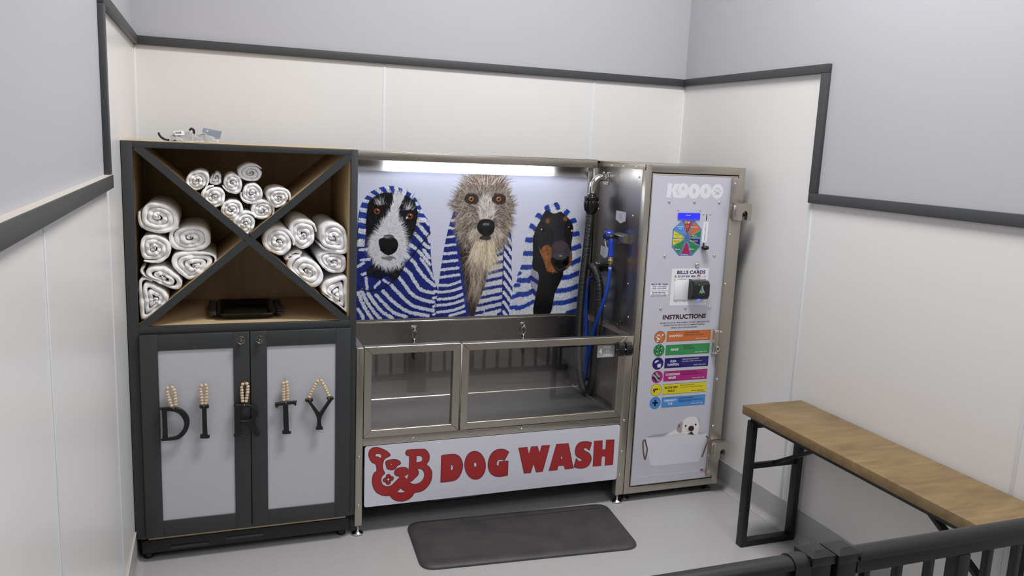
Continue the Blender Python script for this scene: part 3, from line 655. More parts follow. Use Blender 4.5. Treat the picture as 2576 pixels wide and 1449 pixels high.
# ------------------------------------------------------------------ printed pictures (painted into the vertices of a fine flat grid)
class Canvas:
    def __init__(s, x0, x1, z0, z1, step, bg, seed):
        s.x0, s.z0, s.k = x0, z0, 1/step
        s.W = int(round((x1-x0)/step))+1; s.H = int(round((z1-z0)/step))+1
        s.a = np.zeros((s.H, s.W, 3)); s.a[:] = np.array(bg)/255.0
        s.rng = np.random.default_rng(seed)
        n = s.rng.random((s.H, s.W)); s.n1 = n
        s.n2 = s.sm(s.sm(n)); s.n2 = (s.n2-s.n2.mean())/s.n2.std()
        q = s.rng.random((s.H//6+2, s.W//6+2)); yy = np.arange(s.H)/6; xx = np.arange(s.W)/6
        iy = yy.astype(int); ix = xx.astype(int); fy = (yy-iy)[:, None]; fx = (xx-ix)[None]
        s.n3 = (q[iy][:, ix]*(1-fy)*(1-fx)+q[iy+1][:, ix]*fy*(1-fx)+q[iy][:, ix+1]*(1-fy)*fx+q[iy+1][:, ix+1]*fy*fx)-0.5
    @staticmethod
    def sm(n):
        return (n+np.roll(n, 1, 0)+np.roll(n, -1, 0)+np.roll(n, 1, 1)+np.roll(n, -1, 1))/5
    def px(s, P):
        return np.array([((p[0]-s.x0)*s.k, (p[1]-s.z0)*s.k) for p in P])
    def mask(s, P, smooth=True, jit=0.0):
        if smooth: P = [tuple(v[:2]) for v in spline([(p[0], p[1], 0) for p in P], 5, True)]
        Q = s.px(P)
        x0, y0 = np.floor(Q.min(0)).astype(int)-3; x1, y1 = np.ceil(Q.max(0)).astype(int)+4
        x0 = max(x0, 0); y0 = max(y0, 0); x1 = min(x1, s.W); y1 = min(y1, s.H)
        if x1 <= x0 or y1 <= y0: return None
        gx, gy = np.meshgrid(np.arange(x0, x1), np.arange(y0, y1)); acc = np.zeros(gx.shape)
        jx = s.n3[y0:y1, x0:x1]*jit; jy = s.n2[y0:y1, x0:x1]*jit*0.4
        for ox, oy in ((-.25, -.25), (.25, -.25), (-.25, .25), (.25, .25)):
            X = gx+ox+jx+jy; Y = gy+oy+jx-jy; ins = np.zeros(gx.shape, bool)
            for i in range(len(Q)):
                ax, ay = Q[i-1]; bx, by = Q[i]
                if ay == by: continue
                c = (ay > Y) != (by > Y)
                ins ^= c & (X < (bx-ax)*(Y-ay)/(by-ay)+ax)
            acc += ins
        return (slice(y0, y1), slice(x0, x1)), acc/4
    def fill(s, P, col, smooth=True, op=1.0, tex=0.0, jit=0.0, clip=None):
        r = s.mask(P, smooth, jit)
        if r is None: return
        sl, m = r
        if clip is not None: m = m*clip[sl]
        m = (m*op)[..., None]
        c = np.array(col)/255.0
        if tex: c = c*(1+tex*s.n2[sl][..., None])
        s.a[sl] = s.a[sl]*(1-m)+c*m
    def full(s, P, smooth=True):
        o = np.zeros((s.H, s.W)); r = s.mask(P, smooth)
        if r is not None: o[r[0]] = r[1]
        return o
    def stroke(s, P, w, col, op=1.0, jit=0.0, tex=0.0, taper=False, clip=None, sp=True):
        """w in metres"""
        if sp and len(P) > 2: P = [tuple(v[:2]) for v in spline([(p[0], p[1], 0) for p in P], 5)]
        Q = s.px(P); w = w*s.k
        x0, y0 = np.floor(Q.min(0)-w).astype(int)-2; x1, y1 = np.ceil(Q.max(0)+w).astype(int)+3
        x0 = max(x0, 0); y0 = max(y0, 0); x1 = min(x1, s.W); y1 = min(y1, s.H)
        if x1 <= x0 or y1 <= y0: return
        gx, gy = np.meshgrid(np.arange(x0, x1, dtype=float), np.arange(y0, y1, dtype=float))
        best = np.full(gx.shape, -9.0); n = len(Q)-1
        for i in range(n):
            a, b = Q[i], Q[i+1]; d = b-a; L = max(d@d, 1e-9)
            t = np.clip(((gx-a[0])*d[0]+(gy-a[1])*d[1])/L, 0, 1)
            ds = np.hypot(gx-a[0]-t*d[0], gy-a[1]-t*d[1])
            ww = w/2*(1-(i+t)/n*0.9) if taper else w/2
            best = np.maximum(best, ww-ds)
        sl = (slice(y0, y1), slice(x0, x1))
        if jit: best = best+jit*s.n2[sl]+jit*2*s.n3[sl]
        m = np.clip(best+0.5, 0, 1)*op
        if clip is not None: m = m*clip[sl]
        m = m[..., None]
        c = np.array(col)/255.0
        if tex: c = c*(1+tex*s.n2[sl][..., None])
        s.a[sl] = s.a[sl]*(1-m)+np.clip(c, 0, 1)*m
    def dot(s, c, rx, rz, col, op=1.0):
        s.fill([(c[0]+rx*math.cos(2*PI*i/18), c[1]+rz*math.sin(2*PI*i/18)) for i in range(18)], col, False, op)
    def fur(s, n, region, dirf, length, w, cols, op=0.9, bend=0.3, clip=None):
        """short hairs started at random points of the region mask, running along dirf(x,z)"""
        ys, xs = np.nonzero(region > 0.5)
        if len(ys) == 0: return
        pick = s.rng.integers(0, len(ys), n)
        for i in pick:
            x = s.x0+(xs[i]+s.rng.random())/s.k; z = s.z0+(ys[i]+s.rng.random())/s.k
            an = dirf(x, z)+s.rng.normal(0, 0.22); L = length*(0.6+0.8*s.rng.random()); b = s.rng.normal(0, bend)
            p1 = (x+math.cos(an)*L*0.5, z+math.sin(an)*L*0.5)
            p2 = (p1[0]+math.cos(an+b)*L*0.5, p1[1]+math.sin(an+b)*L*0.5)
            c = cols[s.rng.integers(0, len(cols))]
            s.stroke([(x, z), p1, p2], w*(0.7+0.6*s.rng.random()), c, op, taper=True, clip=clip, sp=False)
    def mesh(s, name, y, m, parent):
        off = OFF[parent.name]
        xs = s.x0+np.arange(s.W)/s.k; zs = s.z0+np.arange(s.H)/s.k
        gx, gz = np.meshgrid(xs, zs); co = np.stack([gx-off.x, np.full(gx.shape, y-off.y), gz-off.z], -1).reshape(-1, 3).astype(np.float32)
        i = (np.arange(s.H-1)[:, None]*s.W+np.arange(s.W-1)[None]).ravel()
        q = np.stack([i, i+1, i+1+s.W, i+s.W], -1).ravel().astype(np.int32); nf = len(i)
        me = bpy.data.meshes.new(name); me.vertices.add(len(co)); me.vertices.foreach_set('co', co.ravel())
        me.loops.add(nf*4); me.loops.foreach_set('vertex_index', q)
        me.polygons.add(nf); me.polygons.foreach_set('loop_start', np.arange(0, nf*4, 4, dtype=np.int32))
        me.update(calc_edges=True)
        at = me.color_attributes.new('print', 'FLOAT_COLOR', 'POINT')
        a = np.clip(s.a, 0, 1); a = np.where(a <= 0.04045, a/12.92, ((a+0.055)/1.055)**2.4)
        rgba = np.ones((s.H*s.W, 4), np.float32); rgba[:, :3] = a.reshape(-1, 3); at.data.foreach_set('color', rgba.ravel())
        me.materials.append(M[m])
        o = bpy.data.objects.new(name, me); COL.objects.link(o); o.parent = parent; OFF[o.name] = off
        return o

BLUE = (34, 62, 150); DBLUE = (26, 40, 118); WHT = (206, 210, 220)
def paint_poster():
    c = Canvas(-1.4400, -0.0540, 0.9530, 1.7500, 0.00165, (204, 207, 226), 5)
    # ---------------- left dog, hooded in a striped towel
    out = A('d1out'); clip = c.full(out)
    c.fill(out, DBLUE, tex=0.10)
    for i in range(30):
        p = A('d1s%d' % i)
        w = 0.01932 if i < 15 else 0.01575
        c.stroke(p, w, WHT, jit=0.7, tex=0.045, clip=clip)
    c.stroke(A('d1crease'), 0.0084, (14, 18, 50), op=0.75, jit=0.6)
    ro, ri = A('d1ringo'), A('d1ringi')
    n = len(ri)
    for i in range(n-1):
        j = i+1
        q = [ro[i], ro[j], ri[j], ri[i]]
        c.fill(q, BLUE if i % 2 == 1 else WHT, smooth=False, tex=0.10, jit=1.2)
    face = A('d1face'); fm = c.full(face)
    c.fill(A('d1chin'), (14, 14, 24), op=0.9, jit=2)
    c.fill(face, (17, 16, 19), tex=0.25, jit=1.0)
    eL, eR, hi, nl, nr, mo, e1b, _ = A('d1pts')
    down = lambda x, z: -PI/2
    c.fur(500, fm, lambda x, z: math.atan2(z-1.42, x+1.29)+0.3, 0.0336, 0.00252, [(8, 8, 10), (36, 34, 38), (52, 50, 54)], 0.8)
    bl = A('d1blaze'); bm_ = c.full(bl)
    c.fill(bl, (206, 207, 214), tex=0.05, jit=2.2)
    nc = ((nl[0]+nr[0])/2, (nl[1]+nr[1])/2+0.021)
    def rad(x, z): return math.atan2(z-nc[1]-0.042, x-nc[0])
    edge = np.clip(c.sm(c.sm(c.sm(c.sm(bm_))))*1.0, 0, 1); edge = ((edge > 0.05) & (edge < 0.98)).astype(float)
    c.fur(650, edge, rad, 0.026, 0.0024, [(222, 222, 228), (196, 196, 202), (236, 236, 240)], 0.9)
    c.fur(650, bm_, rad, 0.024, 0.0024, [(222, 222, 228), (176, 177, 186), (236, 236, 240), (190, 190, 198)], 0.7)
    for e, sgn in ((eL, 1), (eR, -1)):   # white brow hairs
        for _ in range(46):
            x = e[0]+c.rng.normal(0.014*sgn, 0.014); z = e[1]+0.032+abs(c.rng.normal(0, 0.016))
            an = PI/2+0.35*sgn+c.rng.normal(0, 0.3); L = 0.028*(0.5+c.rng.random())
            c.stroke([(x, z), (x+math.cos(an)*L, z+math.sin(an)*L)], 0.00273, (190, 190, 198), 0.75, taper=True, sp=False)
    for e in (eL, eR):
        c.dot(e, 0.02205, 0.02058, (8, 7, 8)); c.dot(e, 0.01764, 0.01743, (112, 56, 28)); c.dot((e[0], e[1]+0.0021), 0.01386, 0.0126, (142, 74, 38))
        c.dot(e, 0.0084, 0.0084, (18, 10, 8)); c.dot((e[0]+0.0042, e[1]+0.0063), 0.00315, 0.00294, (230, 230, 235))
    c.dot((eR[0]-0.0168, eR[1]-0.0084), 0.00546, 0.0063, (220, 220, 226))
    c.fill([(mo[0]-0.042, mo[1]+0.0042), (mo[0], mo[1]+0.0147), (mo[0]+0.042, mo[1]+0.0042), (mo[0], mo[1]-0.0084)], (48, 40, 44), op=0.5, jit=3)
    c.fill(A('d1nose'), (20, 19, 22), tex=0.12)
    c.dot((nc[0], nc[1]+0.0378), 0.0294, 0.0126, (66, 62, 68), 0.8); c.dot((nc[0]-0.0084, nc[1]+0.0357), 0.0168, 0.00546, (140, 138, 146), 0.8)
    for p in (nl, nr): c.dot((p[0], p[1]-0.0084), 0.0168, 0.01155, (4, 4, 5))
    c.stroke([(nc[0], nc[1]-0.0084), (nc[0], nc[1]-0.063)], 0.00378, (4, 4, 5), sp=False)
    # ---------------- right dog (black and tan), before the middle one's towel overlaps it
    tow = A('d3tow'); tc = c.full(tow)
    c.fill(tow, (200, 204, 214), tex=0.06, jit=1.0)
    for i in range(25):
        try: p = A('d3b%d' % i)
        except KeyError: break
        w = 0.02835 if i < 8 or i > 12 else 0.02205
        if i > 22: w = 0.0231
        c.stroke(p, w, BLUE, jit=1.1, tex=0.10, clip=tc)
    for k in range(5):   # soft fold lines in the towel
        x = -0.222+k*0.0252; c.stroke([(x-.05, 1.05), (x-0.06, 0.97)], 0.0042, (120, 124, 140), 0.35, jit=0.6)
    c.fill(A('d3inn'), (150, 152, 166), tex=0.08)
    for i in (23, 24): c.stroke(A('d3b%d' % i), 0.0231, DBLUE, jit=0.8)
    c.fill(A('d3neck'), (15, 15, 17), tex=0.12)
    c.fill(A('d3gap'), (26, 26, 30), op=0.95, jit=1.0)
    hd = A('d3head'); hm = c.full(hd)
    c.fill(hd, (30, 29, 33), tex=0.08)
    c.fill(A('d3fore'), (58, 56, 62), op=0.45, jit=3)
    sn = A('d3snout')
    c.fill(A('d3tanl'), (140, 84, 42), tex=0.16, jit=1.5); c.fill(A('d3tanr'), (132, 78, 40), tex=0.16, jit=1.5)
    c.fill(sn, (66, 62, 68), tex=0.06, op=0.95, jit=1.0)
    tl = c.full(A('d3tanl')); c.fur(260, tl, lambda x, z: -PI/2-0.3, 0.0168, 0.00189, [(168, 106, 58), (110, 62, 30), (184, 126, 76)], 0.7)
    e1, e2, b1, b2, n1, n2, nh, nm = A('d3pts')
    c.fur(220, hm, lambda x, z: -PI/2+(x+0.19)*4, 0.0168, 0.00189, [(24, 23, 26), (48, 46, 52)], 0.6)
    for q in (b1, b2):
        c.dot(q, 0.015, 0.015, (104, 66, 38), 0.5); c.dot(q, 0.0105, 0.0115, (146, 90, 48), 0.85)
        c.fur(60, c.full([(q[0]+0.014*math.cos(a), q[1]+0.014*math.sin(a)) for a in [2*PI*k/12 for k in range(12)]]), lambda x, z: PI/2, 0.010, 0.0018, [(160, 104, 60), (60, 44, 34), (120, 74, 40)], 0.7)
    for e, r in ((e1, 0.02058), (e2, 0.01785)):
        c.dot(e, r*1.2, r*1.12, (70, 58, 58), 0.8); c.dot(e, r, r, (10, 8, 9)); c.dot((e[0]-0.0021, e[1]), r*0.78, r*0.78, (44, 30, 26))
        c.dot((e[0]+0.0021, e[1]+0.0021), r*0.4, r*0.4, (6, 5, 6)); c.dot((e[0]-0.0063, e[1]+0.0063), r*0.26, r*0.22, (170, 172, 180))
    c.dot((e2[0]+0.0147, e2[1]-0.0147), 0.0063, 0.0063, (200, 180, 180))
    c.fill([(nh[0]-0.042, nh[1]+0.0714), (nh[0], nh[1]+0.0924), (nh[0]+0.0294, nh[1]+0.0714), (nh[0]+0.021, nh[1]+0.0294), (nh[0]-0.0336, nh[1]+0.0294)], (84, 70, 74), op=0.55, jit=1)
    c.fill(A('d3nose'), (22, 21, 24), tex=0.1); c.fill([(nh[0]-0.0504, nh[1]-0.0063), (nh[0]-0.0252, nh[1]+0.0168), (nh[0]+0.021, nh[1]+0.0168), (nh[0]+0.042, nh[1]-0.0063), (nh[0], nh[1]-0.0252)], (78, 76, 82), op=0.85)
    for p in (n1, n2): c.dot(p, 0.01785, 0.0147, (3, 3, 4))
    c.dot(nh, 0.0126, 0.0042, (170, 170, 176), 0.8); c.stroke([(nm[0], nm[1]+0.0462), (nm[0], nm[1]-0.0084)], 0.00336, (5, 5, 6), sp=False)
    # ---------------- middle dog (shaggy, grey-brown) with a towel over its shoulders
    c.fill(A('d2neck'), (52, 44, 40), tex=0.2)
    nk = c.full(A('d2neck'))
    c.fur(420, nk, lambda x, z: -PI/2+0.1, 0.063, 0.00336, [(74, 62, 54), (34, 28, 26), (96, 82, 72), (24, 20, 19)], 0.8, clip=nk)
    tl = A('d2tl'); tm = c.full(tl)
    c.fill(tl, DBLUE, tex=0.10)
    for i in range(14): c.stroke(A('d2w%d' % i), 0.01638 if i > 3 else 0.01386, WHT, jit=0.6, tex=0.045, clip=tm)
    c.stroke(A('d2edge'), 0.01575, (30, 46, 128), tex=0.08)
    ta = A('d2tra'); am = c.full(ta, False); c.fill(ta, (196, 200, 208), smooth=False, tex=0.055, jit=0.8)
    for i in range(11): c.stroke(A('d2b%d' % i), 0.0168, DBLUE, jit=0.8, tex=0.10, clip=am)
    c.stroke([A('d2tra')[2], A('d2tra')[4], A('d2tra')[5]], 0.0042, (20, 24, 50), 0.6)
    tb = A('d2trb'); bmk = c.full(tb, False); c.fill(tb, DBLUE, smooth=False, tex=0.10)
    for i in range(9): c.stroke(A('d2c%d' % i), 0.01848, WHT, jit=0.7, tex=0.045, clip=bmk)
    c.stroke([A('d2tra')[0], A('d2tra')[9], A('d2tra')[8]], 0.00462, (16, 20, 48), 0.7)
    hd = A('d2head'); hm = c.full(hd)
    c.fill(hd, (116, 104, 96), tex=0.12, jit=3)
    e1, e2, nh, n1, n2, mo, bridge, top = A('d2pts')
    cx = nh[0]
    def head_dir(x, z):
        if z > bridge[1]+0.02: return math.atan2((z-bridge[1])*1.15, x-cx)            # brow and crown: up and outward
        if z > nh[1]+0.0084 and abs(x-cx) < 0.063: return PI/2+(cx-x)*16                  # bridge of the nose: upward
        if z < nh[1]-0.063: return -PI/2+(x-cx)*5                                          # beard: down
        return math.atan2((z-nh[1])*0.7-0.0735, x-cx)
    cols = [(150, 138, 128), (92, 80, 72), (178, 168, 158), (72, 62, 56), (196, 188, 178), (120, 106, 96)]
    c.fur(1500, hm, head_dir, 0.036, 0.0036, [(80, 70, 62), (60, 52, 47), (112, 98, 88)], 0.75)
    c.fur(2600, hm, head_dir, 0.038, 0.0028, cols, 0.85)
    zz = (c.z0+np.arange(c.H)/c.k)[:, None]; xx = (c.x0+np.arange(c.W)/c.k)[None]
    crown = hm*(zz > e1[1]+0.075); c.fur(420, crown, lambda x, z: math.atan2((z-e1[1]), (x-cx)*1.1), 0.060, 0.0030, [(168, 150, 138), (110, 88, 74), (206, 196, 186), (84, 70, 62)], 0.85)
    pale = hm*(np.hypot((xx-cx)/0.042, (zz-bridge[1]+0.005)/0.09) < 1); c.fur(420, pale, head_dir, 0.034, 0.0028, [(206, 200, 196), (224, 220, 216), (176, 166, 158)], 0.85)
    muz = hm*(np.hypot((xx-cx)/0.095, (zz-nh[1]+0.055)/0.055) < 1); c.fur(480, muz, head_dir, 0.036, 0.0028, [(196, 184, 168), (216, 206, 192), (158, 142, 124)], 0.85)
    bz = mo[1]-0.0168
    beard = ((np.abs(xx-cx+0.0084) < 0.0588) & (zz < bz) & (zz > bz-0.063)).astype(float)
    c.fur(420, beard, lambda x, z: -PI/2+(x-cx)*4, 0.1302, 0.00357, [(196, 180, 150), (216, 204, 178), (166, 148, 118), (226, 216, 196)], 0.85)
    b2 = ((np.abs(xx-cx+0.042) < 0.032) & (zz < bz-0.11) & (zz > bz-0.27)).astype(float)
    c.fur(170, b2, lambda x, z: -PI/2, 0.126, 0.00294, [(168, 154, 136), (188, 176, 160), (120, 106, 94)], 0.75)
    sides = hm*(np.abs(xx-cx) > 0.10); c.fur(380, sides, lambda x, z: -PI/2-0.6 if x < cx else -PI/2+0.6, 0.046, 0.0026, [(150, 138, 126), (182, 172, 160), (96, 84, 76)], 0.85)
    for e, sg in ((e1, -1), (e2, 1)):
        c.fill([(e[0]-0.042, e[1]-0.0042), (e[0]-0.0084, e[1]+0.0336), (e[0]+0.0378, e[1]+0.0168), (e[0]+0.0378, e[1]-0.021), (e[0]-0.0084, e[1]-0.0294)], (40, 32, 30), op=0.85, jit=2.5)
        c.dot(e, 0.01932, 0.01806, (14, 10, 9)); c.dot(e, 0.01596, 0.01512, (158, 98, 52)); c.dot(e, 0.00714, 0.00714, (14, 9, 7)); c.dot((e[0]-0.0042, e[1]+0.00525), 0.00294, 0.00252, (235, 230, 225))
    for e, sg in ((e1, -1), (e2, 1)):
        for _ in range(26):
            x = e[0]+c.rng.normal(0, 0.0252); z = e[1]+0.0252+abs(c.rng.normal(0, 0.0084)); an = PI/2+c.rng.normal(-0.5*sg, 0.5); L = 0.042
            c.stroke([(x, z), (x+math.cos(an)*L, z+math.sin(an)*L)], 0.00273, (150, 136, 124), 0.8, taper=True, sp=False)
    c.fill([(mo[0]-0.0336, mo[1]+0.0084), (mo[0], mo[1]+0.0168), (mo[0]+0.0336, mo[1]+0.0084), (mo[0]+0.0252, mo[1]-0.0084), (mo[0]-0.0252, mo[1]-0.0084)], (40, 30, 30), op=0.85, jit=2)
    c.fill(A('d2nose'), (20, 18, 20), tex=0.1)
    c.dot((nh[0], nh[1]+0.0), 0.0252, 0.01155, (70, 68, 74), 0.8)
    for k in range(4): c.dot((nh[0]-0.0126+0.0084*k, nh[1]+0.0021), 0.00252, 0.00315, (200, 200, 208), 0.9)
    for p in (n1, n2): c.dot((p[0], p[1]+0.0021), 0.01575, 0.01155, (4, 3, 4))
    for k in range(3): c.a[..., k] = 0.45*c.a[..., k]+0.55*c.sm(c.a[..., k])
    return c

def paint_puppy():
    c = Canvas(0.092, 0.5145, 0.1985, 0.510, 0.0013, (204, 205, 216), 9)
    c.a[:] = np.array([v for v in (0.772, 0.776, 0.823)])
    T = lambda k: A('pp_'+k)
    c.fill(T('tubin'), (168, 168, 180)); c.fill(T('tubin2'), (176, 176, 188))
    c.fill(T('earr'), (176, 160, 162)); c.fill(T('body'), (232, 231, 235), jit=1.5)
    c.fill(T('earl'), (176, 156, 158), jit=1.5); ea = T('earl')
    c.dot(((ea[1][0]+ea[2][0])/2+0.003, ea[1][1]-0.002), 0.006, 0.012, (110, 74, 80), 0.8)
    hd = T('head'); c.fill(hd, (234, 231, 231), jit=1.0)
    hm = c.full(hd); cx = sum(p[0] for p in hd)/len(hd); cz = sum(p[1] for p in hd)/len(hd)
    c.fur(240, hm, lambda x, z: math.atan2(z-cz+0.01, x-cx), 0.008, 0.001, [(234, 232, 232), (206, 200, 202), (214, 202, 202)], 0.6)
    for e in T('eyes'): c.dot(e, 0.0062, 0.0060, (188, 166, 166), 0.7); c.dot(e, 0.0056, 0.0060, (24, 18, 20))
    c.fill(T('nose'), (44, 36, 40), jit=1.5); c.fill(T('mouth'), (54, 42, 46), jit=1.2, op=0.9)
    nz = T('nose')[0]
    for dx, dz, a in ((-0.018, 0.004, 1.9), (0.032, 0.012, 1.2), (0.004, 0.030, 1.57), (-0.006, 0.012, 2.2), (0.024, 0.020, 0.9)):
        c.stroke([(nz[0]+dx, nz[1]+dz), (nz[0]+dx+0.010*math.cos(a), nz[1]+dz+0.010*math.sin(a))], 0.0018, (188, 178, 182), 0.7)
    c.dot((nz[0]+0.004, nz[1]-0.012), 0.020, 0.012, (214, 190, 190), 0.55); c.fill(T('nose'), (44, 36, 40), jit=1.0); c.stroke([(nz[0]+0.007, nz[1]-0.006), (nz[0]+0.005, nz[1]-0.018)], 0.0035, (50, 40, 44)); c.fill(T('mouth'), (54, 42, 46), jit=1.0, op=0.9)
    m = T('mouth'); c.dot((m[0][0]-0.002, m[0][1]-0.001), 0.003, 0.004, (150, 96, 98), 0.6)
    to = T('tubo')
    front = [to[0], (0.16, to[0][1]-0.0035), (0.24, to[0][1]-0.004), (0.34, to[0][1]+0.001), (0.43, to[5][1]-0.008), to[5], to[6], to[7], to[8], to[9], to[10], to[11], to[12], to[13]]
    c.fill(front, (219, 220, 229), smooth=False)
    c.stroke([to[0], (0.16, to[0][1]-0.0035), (0.24, to[0][1]-0.004), (0.34, to[0][1]+0.001), (0.43, to[5][1]-0.008), to[5]], 0.0022, (192, 194, 205))
    c.stroke([to[11], to[10], to[9]], 0.0030, (84, 78, 86), 0.85)
    c.stroke(T('hl'), 0.0022, (240, 240, 246)); c.stroke(T('hl2'), 0.0022, (240, 240, 246))
    h = T('hl'); c.stroke([(h[0][0]-0.03, h[0][1]-0.002), h[0], h[1], T('hl2')[0], T('hl2')[1]], 0.0012, (196, 198, 208), 0.8)
    for k, cl in (('ropel', True), ('roper', False)):
        p = T(k); p = p+[p[0]] if cl else p
        c.stroke(p, 0.0085, (122, 90, 72)); P = [tuple(v[:2]) for v in resample([(a, b, 0) for a, b in p], 0.0055)]
        for a in P: c.stroke([(a[0]-0.004, a[1]+0.002), (a[0]+0.004, a[1]-0.002)], 0.0016, (70, 48, 38), 0.8, sp=False)
    return c
# ------------------------------------------------------------------ the room
XL, XR, YB, ZT, ZL = -2.442, 0.6832, 0.8066, 2.343, 1.725
YF = -6.4
def wallbox(name, parts):
    b = MB()
    for bx, m in parts: b.box(*bx, m)
    return struct(b.build(name))
wallbox('floor', [((XL-.1, XR+.1, YF-.1, YB+.1, -.08, 0), 'floor')])
wallbox('ceiling', [((XL-.1, XR+.1, YF-.1, YB+.1, CEIL, CEIL+.08), 'ceil')])
wb = wallbox('wall_back', [((XL-.1, XR+.1, YB, YB+.1, 0, ZT), 'panel'), ((XL-.1, XR+.1, YB, YB+.1, ZT, CEIL), 'paint')])
YSL, YSR = -0.558, -0.465
wl = wallbox('wall_left', [((XL-.1, XL, YSL, YB, 0, ZT), 'panel'), ((XL-.1, XL, YF, YSL, 0, ZL), 'panel'),
                           ((XL-.1, XL, YSL, YB, ZT, CEIL), 'paint'), ((XL-.1, XL, YF, YSL, ZL, CEIL), 'paint')])
wr = wallbox('wall_right', [((XR, XR+.1, YSR, YB, 0, ZT), 'panel'), ((XR, XR+.1, YF, YSR, 0, ZL), 'panel'),
                            ((XR, XR+.1, YSR, YB, ZT, CEIL), 'paint'), ((XR, XR+.1, YF, YSR, ZL, CEIL), 'paint')])
wallbox('wall_front', [((XL-.1, XR+.1, YF-.1, YF, 0, CEIL), 'shop')])
# panel joint strips are parts of their wall
for x in (-1.201, 0.062): MB().box(x-.007, x+.007, YB-.0018, YB+.004, .0, ZT-.022, 'seam', .0006).build('seam_strip', wb)
for y, z1 in ((-.478, ZT-.022), (-1.692, ZL-.025), (-2.92, ZL-.025), (-4.14, ZL-.025)):
    z1 = z1 if y > YSL else ZL-.025
    MB().box(XL-.004, XL+.0022, y-.008, y+.008, .15, z1, 'seam', .0008).build('seam_strip', wl)
for y in (-.452, -1.69, -2.91): MB().box(XR-.0018, XR+.004, y-.008, y+.008, .15, ZL-.025, 'seam', .0006).build('seam_strip', wr)
MB().box(XL-.002, XL+.008, YB-.008, YB+.002, 0, ZT-.022, 'panel', .002).build('corner_strip', wb)
MB().box(XR-.008, XR+.002, YB-.008, YB+.002, 0, ZT-.022, 'panel', .002).build('corner_strip', wb)
# charcoal chair rails stepping along the three walls
TT = .021
def trim(n, *a): struct(MB().box(*a, 'trim', .002).build('trim_%d' % n))
trim(1, XL, XR, YB-TT, YB, 2.322, 2.364)
trim(2, XL, XL+TT, -.58, YB-TT, 2.322, 2.364)
trim(3, XL, XL+TT, -.58, -.535, 1.7525, 2.3215)
trim(4, XL, XL+TT+.004, YF, -.535, 1.706, 1.752)
struct(MB().box(XL, XL+TT+.003, YF, -.537, 1.7522, 1.7530, 'cap').build('trim_8'))
trim(5, XR-TT, XR, -.489, YB-TT, 2.322, 2.364)
trim(6, XR-TT, XR, -.489, -.441, 1.7495, 2.3215)
trim(7, XR-TT, XR, YF, -.441, 1.701, 1.749)
# coved vinyl skirting
def cove(sgn, xw):
    pr = [(xw, .15), (xw-sgn*.004, .15), (xw-sgn*.004, .034)]
    for i in range(7):
        a = PI/2*i/6; pr.append((xw-sgn*(.004+.032*(1-math.cos(a))), .034-.033*math.sin(a)))
    return pr+[(xw, .001)]
b = MB(); b.prism(cove(1, XR), YF, YB, 'floor', smooth_side=False); struct(b.build('baseboard_right', recalc=True))
b = MB(); b.prism(cove(-1, XL), YF, YB, 'floor'); b.box(XL, XL+.006, YF, YB, .1505, .157, 'cap', .001); struct(b.build('baseboard_left', recalc=True))
b = MB(); b.prism([(YB, .15), (YB-.004, .15), (YB-.004, .03), (YB-.03, .001), (YB, .001)], XL+.04, XR-.04, 'floor', ax='x'); struct(b.build('baseboard_back', recalc=True))
# ceiling lamps
for i, ((lx, ly), pw) in enumerate(LIGHTS):
    t = thing('ceiling_light', ['flat rectangular ceiling light above the wash tub', 'flat rectangular ceiling light behind the fence', 'flat rectangular ceiling light at the far end of the room'][i], 'ceiling light', (lx, ly, CEIL), 'ceiling lights')
    b = MB()
    for a in ((-.62, .62, -.32, -.285), (-.62, .62, .285, .32), (-.62, -.585, -.285, .285), (.585, .62, -.285, .285)): b.box(lx+a[0], lx+a[1], ly+a[2], ly+a[3], CEIL-.05, CEIL-.001, 'label_white', .003)
    b.build('frame', t)
    MB().box(lx-.584, lx+.584, ly-.284, ly+.284, CEIL-.03, CEIL-.012, 'lamp').build('diffuser', t)

# ------------------------------------------------------------------ towel cabinet
CX0, CX1, CY, CD = -2.440, -1.477, -0.017, 0.605
cab = thing('towel_cabinet', 'tall charcoal cabinet with crossed cubbies of towels above two pale doors', 'cabinet', (-1.958, .3, 0))
b = MB()
b.box(CX0, CX0+.016, CY, CD, .12, 1.865, 'cab', .0015); b.box(CX1-.016, CX1, CY, CD, .12, 1.865, 'cab', .0015)      # sides
b.box(CX0+.016, CX1-.016, CD-.012, CD, .12, 1.849, 'cab')                                                            # back
b.box(CX0+.016, CX1-.016, CY, CD-.012, .12, .138, 'cab')
b.build('carcass', cab)
b = MB()     # face frame
b.box(CX0+.0005, -2.397, CY-.0012, CY+.018, .1205, 1.8645, 'cab', .0012); b.box(-1.508, CX1-.0005, CY-.0012, CY+.018, .1205, 1.8645, 'cab', .0012)
b.box(-2.397, -1.508, CY-.001, CY+.018, 1.839, 1.8645, 'cab', .0012); b.box(-2.397, -1.508, CY-.001, CY+.018, 1.052, 1.0855, 'cab', .0012)
b.build('face_frame', cab)
b = MB()     # bare plywood inside and on top
b.box(CX0+.0165, CX1-.0165, CY+.0185, CD-.0125, 1.846, 1.8662, 'ply'); b.box(CX0, CX1, CY+.002, CD, 1.8652, 1.8665, 'ply')
b.box(CX0+.0165, CX0+.038, CY+.0185, CD-.0125, 1.087, 1.846, 'ply'); b.box(CX1-.038, CX1-.0165, CY+.0185, CD-.0125, 1.087, 1.846, 'ply')
b.box(CX0+.0385, CX1-.0385, CD-.022, CD-.0125, 1.087, 1.846, 'ply'); b.box(CX0+.0165, CX1-.0165, CY+.0185, CD-.0125, 1.068, 1.0868, 'ply')
b.build('plywood_lining', cab)
cc = Vector((-1.946, 1.4595))
